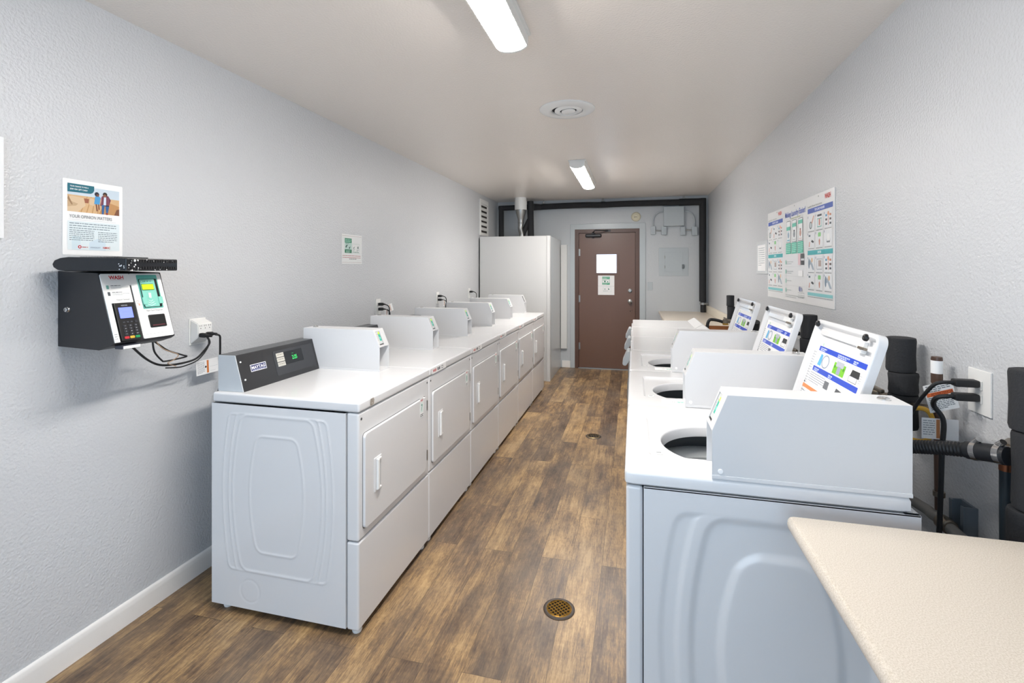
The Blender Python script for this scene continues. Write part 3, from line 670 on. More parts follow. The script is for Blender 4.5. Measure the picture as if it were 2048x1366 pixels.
# ---- washers
def ray_rr(cx, cy, x0, y0, x1, y1, r, a):
    """distance from (cx,cy) along angle a to the boundary of a rounded rectangle"""
    c, s_ = math.cos(a), math.sin(a); lo, hi = 0, 2.0
    mx, my, hx, hy = (x0 + x1) / 2, (y0 + y1) / 2, (x1 - x0) / 2, (y1 - y0) / 2
    for _ in range(34):
        t = (lo + hi) / 2; x = cx + c * t - mx; y = cy + s_ * t - my
        qx, qy = abs(x) - hx + r, abs(y) - hy + r
        f = math.hypot(max(qx, 0), max(qy, 0)) + min(max(qx, qy), 0) - r
        if f < 0: lo = t
        else: hi = t
    return lo
def radial(mb, cx, cy, loops, N=144, corners=None):
    angs = [2 * math.pi * i / N for i in range(N)]
    for (x, y) in (corners or []):
        a = math.atan2(y - cy, x - cx) % (2 * math.pi); j = min(range(N), key=lambda i: abs((angs[i] - a + math.pi) % (2 * math.pi) - math.pi)); angs[j] = a
    t = bmesh.new(); R = []
    for f, z in loops: R.append([t.verts.new((cx + f(a) * math.cos(a), cy + f(a) * math.sin(a), z)) for a in angs])
    for a, b in zip(R, R[1:]):
        for i in range(N): t.faces.new((a[i], a[(i + 1) % N], b[(i + 1) % N], b[i]))
    bmesh.ops.recalc_face_normals(t, faces=t.faces[:]); return mb.add(t)
HX, HY = .29, .30
HA = math.radians(17); LH = (.532 + .02, .89); LU = (math.sin(HA), 0, math.cos(HA)); LN = (-math.cos(HA), 0, math.sin(HA))
def make_washer():
    d = thing('washing_machine', '', 'washing machine', (0, 0, 0), 'top-loading washers in the right row')
    D, W_ = .695, .684; mb = MB().mat(WHITE)
    sm = lambda e0, e1, x: (lambda t: t * t * (3 - 2 * t))(min(1, max(0, (x - e0) / (e1 - e0))))
    def hf(x, z):
        X = x - .385; Z = z - .46
        a = sdf_barrel(X, Z, .142, .085, .26, .05); b = sdf_barrel(X, Z, .215, .165, .345, .04); e = sdf_barrel(X, Z, .293, .25, .35, .03); f = sdf_barrel(X, Z, .252, .202, .36, .03)
        return .007 * sm(.012, -.012, b) - .007 * sm(.014, -.014, a) + .004 * sm(.01, -.01, max(e, -f))
    mb.grid(150, 200, emboss(0, 0, .047, D, .03, .872, hf))
    mb.box(.047, W_ - .002, .03, D, W_, .872).box(D - .002, .001, .03, D, W_ - .001, .872).box(.047, .001, .03, D, W_ - .001, .032).box(.0472, .001, .03, .0492, W_ - .001, .872)
    mb.box(.047, .0, .868, D, .012, .873, b=.001).box(.66, .0, .8681, D, W_, .873, b=.001)
    mb.build('cabinet', d)
    MB().mat(WHITE).box(0, .0015, .03, .045, W_ - .0015, .873, b=.01, seg=3).build('front_panel', d)
    # top with lid recess and cut drum opening
    def hole(r): return lambda a: min(r, (.155 - (.185 - r) * .5 - HY) / math.sin(a) if math.sin(a) < -.01 else 9)
    R = lambda x0, y0, x1, y1, r: (lambda a: ray_rr(HX, HY, x0, y0, x1, y1, r, a))
    x0, y0, x1, y1 = -.004, -.001, .678, W_ + .001
    q = lambda i, r: R(x0 + i, y0 + i, x1 - i, y1 - i, r)
    m = MB().mat(WHITE)
    radial(m, HX, HY, [(q(.004, .01), .877), (q(0, .012), .881), (q(0, .012), .904), (q(.003, .012), .911), (q(.01, .014), .915),
        (R(.062, .125, .505, .545, .022), .915), (R(.066, .129, .501, .541, .02), .9135), (R(.072, .135, .495, .535, .016), .9055), (R(.076, .139, .491, .531, .014), .9045),
        (hole(.1865), .9045), (hole(.183), .903), (hole(.18), .898), (hole(.176), .878), (hole(.176), .87), (hole(.18), .868)], 180,
        [(x0 + .003, y0 + .003), (x1 - .003, y0 + .003), (x1 - .003, y1 - .003), (x0 + .003, y1 - .003)])
    m.box(.01, .01, .876, .05, W_ - .01, .8775); tp = m.build('top', d)
    m = MB().mat(WHITE).box(.045, .33, .914, .06, .375, .9155, b=.001).box(.058, .36, .9145, .064, .375, .9156)
    m.build('lid_notch', tp)
    m = MB().mat(WPL).box(.082, .165, .9045, .108, .187, .908, b=.001); m.mat(K('70757a')).box(.088, .172, .908, .102, .177, .9085).build('lid_switch', tp)
    # tub
    m = MB().mat(mat('tub_plastic', 'd0d4d6', .3)).lathe([(.235, .802), (.2, .812), (.165, .806), (.15, .79), (.152, .765), (.2, .755), (.235, .75)], (HX, HY + .04, 0), (0, 0, 1), 64)
    m.mat(mat('tub_wall', '5a5e61', .4)).lathe([(.235, .87), (.236, .5)], (HX, HY + .04, 0), (0, 0, 1), 64)
    m.mat(mat('basket', '8b8f92', .3, .8)).lathe([(.2, .73), (.2, .5), (.17, .46), (0, .46)], (HX, HY + .04, 0), (0, 0, 1), 64); m.build('tub', d)
    m = MB().mat(mat('agitator', 'd3d6d8', .3)).lathe([(.12, .465), (.08, .5), (.05, .56), (.045, .74), (.05, .76), (.045, .78), (0, .785)], (HX, HY + .04, 0), (0, 0, 1), 32); m.build('agitator', d)
    # raised lid
    F = frame_m((LH[0], .622, LH[1]), (0, -1, 0), LU); LWd, LHt = .475, .418
    L_ = lambda: MB((0, 0, 0), F)
    m = L_().mat(WHITE)
    # tray: outer skin, rim, sunk inner face
    t = bmesh.new(); rings = []
    for ins, z in ((.0, -.024), (-.0, -.004), (.002, 0), (.012, 0), (.016, -.002), (.024, -.016), (.03, -.018)):
        qv = rrect(LWd - 2 * ins, LHt - 2 * ins, max(.032 - ins, .012), 8, ins, ins); rings.append([t.verts.new((x, y, z)) for x, y in qv])
    n_ = len(rings[0])
    for a, b in zip(rings, rings[1:]):
        for i in range(n_): t.faces.new((a[i], a[(i + 1) % n_], b[(i + 1) % n_], b[i]))
    t.faces.new(rings[0][::-1]); t.faces.new(rings[-1]); bmesh.ops.recalc_face_normals(t, faces=t.faces[:]); m.add(t)
    m.box(.05, LHt - .052, -.018, LWd - .12, LHt - .03, -.008, b=.003)      # stiffening rib
    ld = m.build('lid', d)
    for x in (.028, LWd - .075): L_().mat(BLK).lathe([(0, 0), (.0105, 0), (.011, .006), (.009, .01), (.004, .011), (0, .009)], (x, LHt - .018, -.003), (0, 0, 1), 18).build('bumper', ld)
    m = L_().mat(WPL).box(LWd - .18, LHt - .05, -.018, LWd - .09, LHt - .03, -.006, b=.002).box(LWd - .12, LHt - .066, -.018, LWd - .085, LHt - .045, -.002, b=.002)
    m.mat(OLD).box(LWd - .1, LHt - .055, -.006, LWd - .06, LHt - .047, .004, b=.001); m.build('latch', ld)
    m = L_(); m.m = F @ Matrix.Translation((0, 0, -.0178)); m.mat(K('f6f6f6', .35)).plate(LWd - .075, .345, .003, 0, .0004, .035, .005)
    BL = K('1746c8', .3); x = lambda y: .622 - y      # y = distance along the washer
    m.rect(x(.56), .311, x(.2), .328, BL); m.rect(x(.56), .237, x(.21), .255, BL)
    for a, b, c in ((x(.545), .319, .05), (x(.40), .319, .085), (x(.285), .319, .03), (x(.545), .245, .04), (x(.42), .245, .03)):
        bars(m, a, a + c, b, 2, .006, .0042, 'c9d3f5', int(a * 99), .8)
    m.disc(x(.475), .282, .03, K('9aa3b4'), .0235); m.disc(x(.475), .282, .024, K('e4e8ef'), .019); m.disc(x(.475), .282, .016, K('f4f4f6'), .012); m.poly([(x(.535), .262), (x(.505), .262), (x(.508), .3), (x(.525), .303)], K('5fb4e0'))
    m.rect(x(.405), .26, x(.32), .297, K('7ac52c')); m.rect(x(.39), .285, x(.335), .303, K('b9bcc6')); m.rect(x(.375), .262, x(.35), .287, K('9da0b8')); m.disc(x(.395), .283, .005, K('3d8a1a')); m.disc(x(.33), .283, .005, K('3d8a1a'))
    m.poly([(x(.28), .277), (x(.275), .297), (x(.225), .297), (x(.222), .277)], K('26282a')); m.frame(x(.285), .26, x(.23), .278, .0015, K('5c6068')); bars(m, x(.222), x(.205), .288, 4, .007, .0012, '8b8f96', 5, .8)
    bars(m, x(.61), x(.57), .30, 24, .0095, .0022, '9096a0', 3, .8); bars(m, x(.565), x(.43), .228, 5, .0075, .0022, '8b919c', 8, .7)
    m.rect(x(.43), .2, x(.395), .226, K('6f7277')); m.poly([(x(.345), .185), (x(.29), .185), (x(.285), .218), (x(.335), .222)], K('54575a')); m.poly([(x(.32), .178), (x(.285), .182), (x(.29), .2), (x(.305), .205)], K('eab9a4'))
    m.rect(x(.6), .168, x(.42), .181, K('e08a52')); bars(m, x(.6), x(.42), .155, 8, .009, .003, '9ba1a8', 4, .8); bars(m, x(.27), x(.2), .21, 6, .009, .0025, '9ba1a8', 6, .8); m.disc(x(.59), .188, .004, K('33373c'))
    m.disc(x(.535), .335, .006, K('b9dcc0'))
    m.build('instruction_sheet', ld, weight=False)
    for x_ in (.03, D - .04):
        for y in (.04, W_ - .04): MB().mat(RUB).lathe([(0, 0), (.022, 0), (.022, .014), (.01, .018), (.01, .034), (0, .034)], (x_, y, 0), (0, 0, 1), 16).build('leg', d)
    return d
WX, WY = -.02, 1.377
wash = make_washer()
cb = add_coinbox(wash, .222, .1, .915, mirror=True, up=.223)
m = MB().mat(K('fafafa')).cyl((.243, -.0025, .935), (.243, .001, .935), .0065, 16, b=.001); m.build('plug_button', cb)
ws = [wash]
for i, lb in ((1, 'middle top-loading washer with raised lid and sticker strip'), (2, 'far top-loading washer with raised lid, beside closed-top machines')):
    d = dup(wash, (WX, WY + i * WP, 0), lb); ws.append(d)
wash.location = (WX, WY, 0); wash['label'] = 'nearest top-loading washer with raised lid, next to the near counter'
for d in ws[1:]:
    m = MB((0, 0, 0), frame_m((.135, .028, .9153), (1, 0, 0), (0, 1, 0))); m.mat(K('f6f6f5')).plate(.19, .066, .003, 0, .0005)
    bars(m, .062, .105, .035, 2, .01, .006, '3fb5a0', 2, .9); m.disc(.15, .032, .016, K('d98a90')); m.text('WASH', .137, .028, .009, K('fafafa'), w=.026); m.frame(.04, .026, .05, .042, .002, K('9a9da0'))
    m.build('label_strip', d, weight=False)
# ---- closed-top machines at the far end
def make_front():
    d = thing('washing_machine', '', 'washing machine', (0, 0, 0), 'closed-top machines in the right row'); W_ = .684
    m = MB().mat(WHITE).box(.03, .0, .03, .69, W_, .878, b=.006); m.build('cabinet', d)
    m = MB().mat(WHITE).box(0, .002, .03, .034, W_ - .002, .876, b=.008, seg=3); m.build('front_panel', d)
    MB().mat(WHITE).box(.012, -.001, .88, .68, W_ + .001, .915, b=.008, seg=3).build('top', d)
    m = MB().mat(WHITE2).prism([(.575, .006, .914), (.66, .006, .914), (.66, .006, .948), (.645, .006, .952)], (0, W_ - .012, 0), b=.003); c = m.build('console', d)
    m = MB().mat(mat('door_ring', '8d9194', .3, .6)).lathe([(.19, 0), (.2, .012), (.19, .022), (.16, .026), (.15, .015)], (0, .342, .45), (-1, 0, 0), 48); m.mat(mat('door_bowl', '22262a', .1)).lathe([(.152, .012), (.1, .02), (0, .022)], (0, .342, .45), (-1, 0, 0), 48); m.build('door', d)
    # grey drawer handle leaning out from the front
    m = MB().mat(GPL); sec = [(0, .888), (-.016, .892), (-.026, .885), (-.055, .815), (-.056, .8), (-.046, .79), (-.03, .79), (0, .835)]
    m.prism([(x, .06, z) for x, z in sec], (0, .17, 0), b=.005); m.mat(WPL).box(-.004, .04, .80, .002, .24, .872, b=.002); m.build('drawer_handle', d)
    for x_ in (.05, .64):
        for y in (.05, W_ - .05): MB().mat(RUB).cyl((x_, y, 0), (x_, y, .034), .02, 14).build('leg', d)
    return d
fl = make_front(); fl.location = (WX, WY + 3 * WP, 0); fl['label'] = 'closed-top white machine directly beyond the third raised lid'
dup(fl, (WX, WY + 4 * WP, 0), 'closed-top white machine, middle one of the three at the far end')
dup(fl, (WX, WY + 5 * WP, 0), 'last closed-top white machine, in front of the far counter')
# ================================================================ counters
def counter(name, label, y0, y1, x0, z=.87, core='far'):
    t = thing(name, label, 'counter', (x0, (y0 + y1) / 2, z)); o = t.location
    prof = [(RW - .002, z - .036), (x0 + .014, z - .036), (x0 + .006, z - .034), (x0 + .0015, z - .028), (x0, z - .018), (x0 + .0015, z - .008), (x0 + .006, z - .002), (x0 + .014, z), (RW - .002, z)]
    m = MB(o).mat(TOP); m.prism([(a, y0, b) for a, b in prof], (0, y1 - y0, 0)); m.build('worktop', t)
    return t, o
t, o = counter('near_counter', 'speckled cream counter in the bottom right foreground', -.75, 1.305, .362)
m = MB(o).mat(CORE).box(.367, 1.3045, .838, .99, 1.3062, .866); m.build('core', t, label='exposed brown particle board')
MB(o).mat(TOP).box(RW - .018, -.75, .871, RW - .001, 1.30, .885, b=.002).build('backsplash', t) if False else None
for y in (-.6, .3, 1.2): MB(o).mat(WHITE2).prism([(RW - .002, y, .833), (.5, y, .833), (.5, y, .80), (RW - .002, y, .5)], (0, .02, 0)).build('bracket', t)
t, o = counter('far_counter', 'cream counter with upstand in the far right corner', 5.52, 7.238, .345)
MB(o).mat(CORE).box(.36, 5.512, .805, .985, 5.521, .866).build('core', t, label='exposed orange-brown particle board')
MB(o).mat(mat('upstand', 'e0d8c8', .4)).box(RW - .03, 5.53, .871, RW - .001, 7.238, .965, b=.002).build('upstand', t)
MB(o).mat(WHITE2).box(.37, 7.2, .0, .4, 7.238, .833).build('support', t)
MB(o).mat(WHITE2).box(.97, 5.6, 0, 1.005, 5.63, .833).build('support', t)
# ================================================================ cabinet and back-wall things
t = thing('storage_cabinet', 'tall plain white cupboard in the far left corner', 'cupboard', (-1.55, 6.75, 0)); o = t.location
MB(o).mat(CABP).box(-2.02, 6.27, .0, -1.1, 6.285, 1.905, b=.002).build('front_panel', t)
MB(o).mat(mat('cabinet_side', 'c9ced1', .22, bump=(40, .001, .3, 2))).box(-1.075, 6.31, 0, -1.058, 7.238, 1.9, b=.002).build('side_panel', t)
MB(o).mat(CABP).box(-1.102, 6.262, 0, -1.056, 6.312, 1.907, b=.003).build('corner_post', t)
MB(o).mat(CABP).box(-2.02, 6.28, 1.88, -1.07, 7.238, 1.9).build('top', t)
t = thing('cable_channel', 'narrow white vertical channel between cupboard and door', 'cable channel', (-1.0, BW, .3))
MB(t.location).mat(mat('channel', 'dcdcda', .4)).box(-1.052, BW - .05, .284, -.96, BW, 1.829, b=.004).build('cover', t)
# insulated pipes along the back wall
t = thing('insulated_pipe', 'black foam-insulated pipework across top of back wall with risers at both sides', 'pipe', (0, 7.17, 2.42)); o = t.location
Fo = lambda *p, r=.046: MB(o).mat(FOAM)
m = MB(o).mat(FOAM); m.tube([(-1.46, 7.16, 2.395), (-1.1, 7.16, 2.405), (-.7, 7.165, 2.408), (-.45, 7.165, 2.402), (-.2, 7.165, 2.408), (.3, 7.165, 2.407), (.62, 7.165, 2.405)], .043, 18, 6); m.build('pipe_run', t)
m = MB(o).mat(FOAM); m.tube([(.62, 7.165, 2.405), (.78, 7.165, 2.405), (.93, 7.165, 2.404)], .049, 18, 2); m.build('pipe_sleeve', t)
m = MB(o).mat(FOAM); m.tube([(.93, 7.165, 2.45), (.93, 7.165, 1.9), (.93, 7.16, 1.02)], .046, 18, 2); m.build('riser', t)
m = MB(o).mat(RUB); m.tube([(.935, 7.16, 1.03), (.935, 7.16, .871)], .036, 16, 1); m.build('pipe_end', t)
m = MB(o).mat(STEEL).cyl((.932, 7.16, .975), (.932, 7.16, 1.005), .041, 18).cyl((.94, 7.12, .99), (1.0, 7.13, .99), .012, 10); m.build('clamp', t)
for x, z in ((-1.3, 2.455), (-.43, 2.463), (.68, 2.463)):
    m = MB(o).mat(STEEL).cyl((x, 7.165, z - .02), (x, 7.165, CH), .006, 8).box(x - .03, 7.12, z - .012, x + .03, 7.2, z - .006, b=.001).cyl((x - .005, 7.11, z - .01), (x - .005, 7.11, z + .016), .012, 10); m.build('hanger', t)
m = MB(o).mat(FOAM).tube([(-1.92, 7.0, 1.908), (-1.92, 7.0, 2.2), (-1.92, 7.0, 2.40)], .04, 16, 2); m.build('riser', t)
m = MB(o).mat(FOAM).tube([(-1.955, 7.0, 2.378), (-1.5, 7.0, 2.385)], .038, 16, 1); m.build('pipe_run', t)
m = MB(o).mat(FOAM).tube([(-1.455, 6.95, 1.908), (-1.46, 6.95, 2.15), (-1.465, 6.95, 2.46)], .047, 16, 3); m.build('riser', t)
m = MB(o).mat(FOAM).tube([(-1.58, 6.95, 1.908), (-1.575, 6.95, 1.99), (-1.52, 6.95, 2.1), (-1.475, 6.95, 2.19)], .04, 16, 5); m.build('branch', t)
m = MB(o).mat(FOAM).tube([(-1.465, 6.95, 2.40), (-1.44, 7.05, 2.395), (-1.36, 7.13, 2.395)], .045, 16, 4); m.build('elbow', t)
t = thing('flue_pipe', 'metal flue with white ceiling collar above the cupboard', 'flue', (-1.6, 6.85, 1.9)); o = t.location
m = MB(o).mat(WPL).lathe([(.085, CH - .0), (.088, 2.42), (.088, 2.33), (.082, 2.325), (.0, 2.325)], (-1.585, 6.85, 0), (0, 0, 1), 32); m.build('collar', t)
m = MB(o).mat(STEEL).lathe([(.075, 2.328), (.07, 2.28), (.046, 2.2), (.04, 2.18), (.04, 2.15), (.044, 2.148), (.044, 2.14), (.038, 2.13), (.038, 2.1)], (-1.585, 6.85, 0), (0, 0, 1), 28)
m.tube([(-1.585, 6.85, 2.11), (-1.59, 6.85, 2.05), (-1.575, 6.87, 1.98), (-1.575, 6.87, 1.908)], .036, 18, 4); m.build('duct', t)
# smoke detector, boxes, panel, switch
t = thing('smoke_detector', 'round cream smoke detector above door', 'smoke detector', (.035, BW, 2.225)); o = t.location
MB(o).mat(mat('aged_plastic', 'dcd6be', .4)).lathe([(0, 0), (.068, 0), (.068, .012), (.06, .03), (.048, .036), (.044, .03), (.03, .033), (.026, .04), (0, .04)], (.035, BW, 2.225), (0, -1, 0), 36).build('cover', t)
MB(o).mat(K('8c8674')).box(.01, BW - .042, 2.215, .05, BW - .038, 2.225, b=.001).build('test_button', t)
t = thing('junction_box', 'large grey junction box with curved conduits high on back wall', 'junction box', (.55, BW, 2.2)); o = t.location; BXP = mat('box_paint', 'b3bbbf', .35)
m = MB(o).mat(BXP).box(.415, BW - .07, 2.078, .688, BW, 2.352, b=.004)
for x in (.43, .673):
    for z in (2.095, 2.337): m.cyl((x, BW - .07, z), (x, BW - .0725, z), .006, 10)
m.build('enclosure', t)
MB(o).mat(BXP).tube([(.42, BW - .03, 2.29), (.36, BW - .03, 2.285), (.3, BW - .03, 2.24), (.272, BW - .03, 2.17), (.27, BW - .03, 2.07)], .0095, 12, 6).build('conduit', t)
MB(o).mat(BXP).tube([(.685, BW - .03, 2.285), (.74, BW - .03, 2.28), (.8, BW - .03, 2.24), (.828, BW - .03, 2.17), (.83, BW - .03, 2.055)], .0095, 12, 6).build('conduit', t)
for (x0, x1, z0, z1), lb in (((.24, .3, 1.964, 2.08), 'small grey outlet box at bottom of the left conduit arc'), ((.385, .455, 1.955, 2.074), 'small grey outlet box under left corner of junction box'),
                        ((.643, .706, 1.947, 2.065), 'small grey outlet box under right corner of junction box'), ((.792, .865, 1.944, 2.062), 'small grey outlet box beside the black riser pipe')):
    t2 = thing('outlet_box', lb, 'outlet box', ((x0 + x1) / 2, BW, z0), 'small boxes under the junction box')
    MB(t2.location).mat(BXP).box(x0, BW - .045, z0, x1, BW, z1, b=.004).build('enclosure', t2)
    MB(t2.location).mat(TRIMP).plate(0, 0, 0, 0, 0) if False else None
    MB(t2.location).mat(K('9fa7ab')).cyl(((x0 + x1) / 2, BW - .046, z0 + .02), ((x0 + x1) / 2, BW - .0435, z0 + .02), .004, 8).build('screw', t2)
for xa, xb, lb in ((.3, .386, 'short silver conduit joining the two left outlet boxes'), (.706, .793, 'short silver conduit joining the two right outlet boxes')):
    c = MB(((xa + xb) / 2, BW - .025, 2.03)).mat(STEEL).cyl((xa, BW - .025, 2.02), (xb, BW - .025, 2.015), .009, 12).build('conduit_link'); tag(c, lb, 'conduit', 'short conduits')
t = thing('electrical_panel', 'flush grey electrical panel with hinged door on back wall', 'electrical panel', (.55, BW, 1.37)); o = t.location
MB(o).mat(BXP).box(.352, BW - .008, 1.372, .75, BW, 1.772, b=.002).build('surround', t)
m = MB(o).mat(BXP).box(.43, BW - .012, 1.435, .677, BW - .007, 1.705, b=.0015); pd = m.build('panel_door', t)
for z in (1.64, 1.5): MB(o).mat(STEEL).cyl((.433, BW - .014, z - .02), (.433, BW - .014, z + .02), .005, 8).build('hinge', pd)
MB(o).mat(K('6b6f70', .3)).box(.665, BW - .03, 1.478, .692, BW - .008, 1.535, b=.003).build('latch', pd)
t = thing('switch_plate', 'blank grey painted switch plate right of the door', 'switch plate', (.23, BW, 1.17)); MB(t.location).mat(BXP).box(.195, BW - .006, 1.166, .266, BW, 1.283, b=.003).build('plate', t)

# ================================================================ ceiling things
def lamp(y0, y1, label):
    t = thing('ceiling_light', label, 'ceiling light', (-.53, (y0 + y1) / 2, CH), 'tube lights'); o = t.location; cx = -.517
    MB(o).mat(WPL).box(cx - .083, y0, CH - .014, cx + .083, y1, CH, b=.003).box(cx - .07, y0 + .004, CH - .06, cx - .0655, y1 - .004, CH - .01, b=.001).box(cx + .0655, y0 + .004, CH - .06, cx + .07, y1 - .004, CH - .01, b=.001).build('housing', t)
    n = 14; arc = lambda r_, d: [(cx + r_ * math.cos(math.pi * i / n), CH - .044 - d * math.sin(math.pi * i / n) ** .8) for i in range(n + 1)]
    m = MB(o).mat(LENS).prism([(x, y0 + .012, z) for x, z in arc(.065, .034)], (0, y1 - y0 - .024, 0)); m.build('diffuser', t)
    for a in (y0, y1 - .014):
        m = MB(o).mat(WPL); m.prism([(cx + .071, a, CH - .01)] + [(x, a, z) for x, z in arc(.071, .037)] + [(cx - .071, a, CH - .01)], (0, .014, 0)); m.build('end_cap', t)
lamp(.83, 2.07, 'bright tube light at top of the photo, nearest camera'); lamp(4.58, 5.85, 'bright tube light farther back near the door')
t = thing('ceiling_vent', 'round white air diffuser on the ceiling between the tube lights', 'vent', (-.41, 3.12, CH)); o = t.location
c = (-.415, 3.12, CH)
MB(o).mat(WPL).lathe([(.178, 0), (.178, .004), (.165, .012), (.12, .02), (.1, .012), (.097, 0)], c, (0, 0, -1), 56).build('rim', t)
MB(o).mat(VOID).lathe([(.1, .002), (0, .002)], c, (0, 0, -1), 40).build('throat', t)
c2 = (-.405, 3.10, CH - .004)
MB(o).mat(WPL).lathe([(.088, .008), (.088, .012), (.06, .022), (.052, .014), (.052, .010)], c2, (.06, -.05, -1), 48).build('cone_ring', t)
MB(o).mat(WPL).lathe([(.045, .016), (.045, .02), (.03, .026), (0, .027)], c2, (.06, -.05, -1), 40).build('centre_cone', t)
# ================================================================ floor drains
def drain(x, y, label, m_):
    t = thing('floor_drain', label, 'floor drain', (x, y, 0)); o = t.location
    MB(o).mat(mat('drain_rim', '3a3029', .5)).lathe([(.066, .0), (.068, .002), (.062, .005), (.054, .004), (.052, .001)], (x, y, 0), (0, 0, 1), 40).build('rim', t)
    MB(o).mat(VOID).lathe([(.055, .001), (0, .001)], (x, y, 0), (0, 0, 1), 32).build('throat', t)
    m = MB(o).mat(m_)
    for i in range(-3, 4):
        a = i * .0145; L = math.sqrt(.053 ** 2 - a * a); R45 = math.radians(45 if m_ is BRASS else 90)
        for q in (R45, R45 + math.pi / 2) if m_ is BRASS else (R45,):
            c_, s_ = math.cos(q), math.sin(q); p0 = (x + a * -s_ - L * c_, y + a * c_ - L * s_, .0035); p1 = (x + a * -s_ + L * c_, y + a * c_ + L * s_, .0035); m.tube([p0, p1], .0026, 6, 1)
    m.lathe([(.05, .002), (.055, .004), (.05, .006)], (x, y, 0), (0, 0, 1), 32); m.build('grate', t)
drain(-.312, 2.082, 'round brass floor drain with lattice grate in the foreground', BRASS)
drain(-.341, 4.303, 'smaller-looking floor drain with slotted grate farther down the aisle', mat('old_brass', 'a08a62', .4, 1))
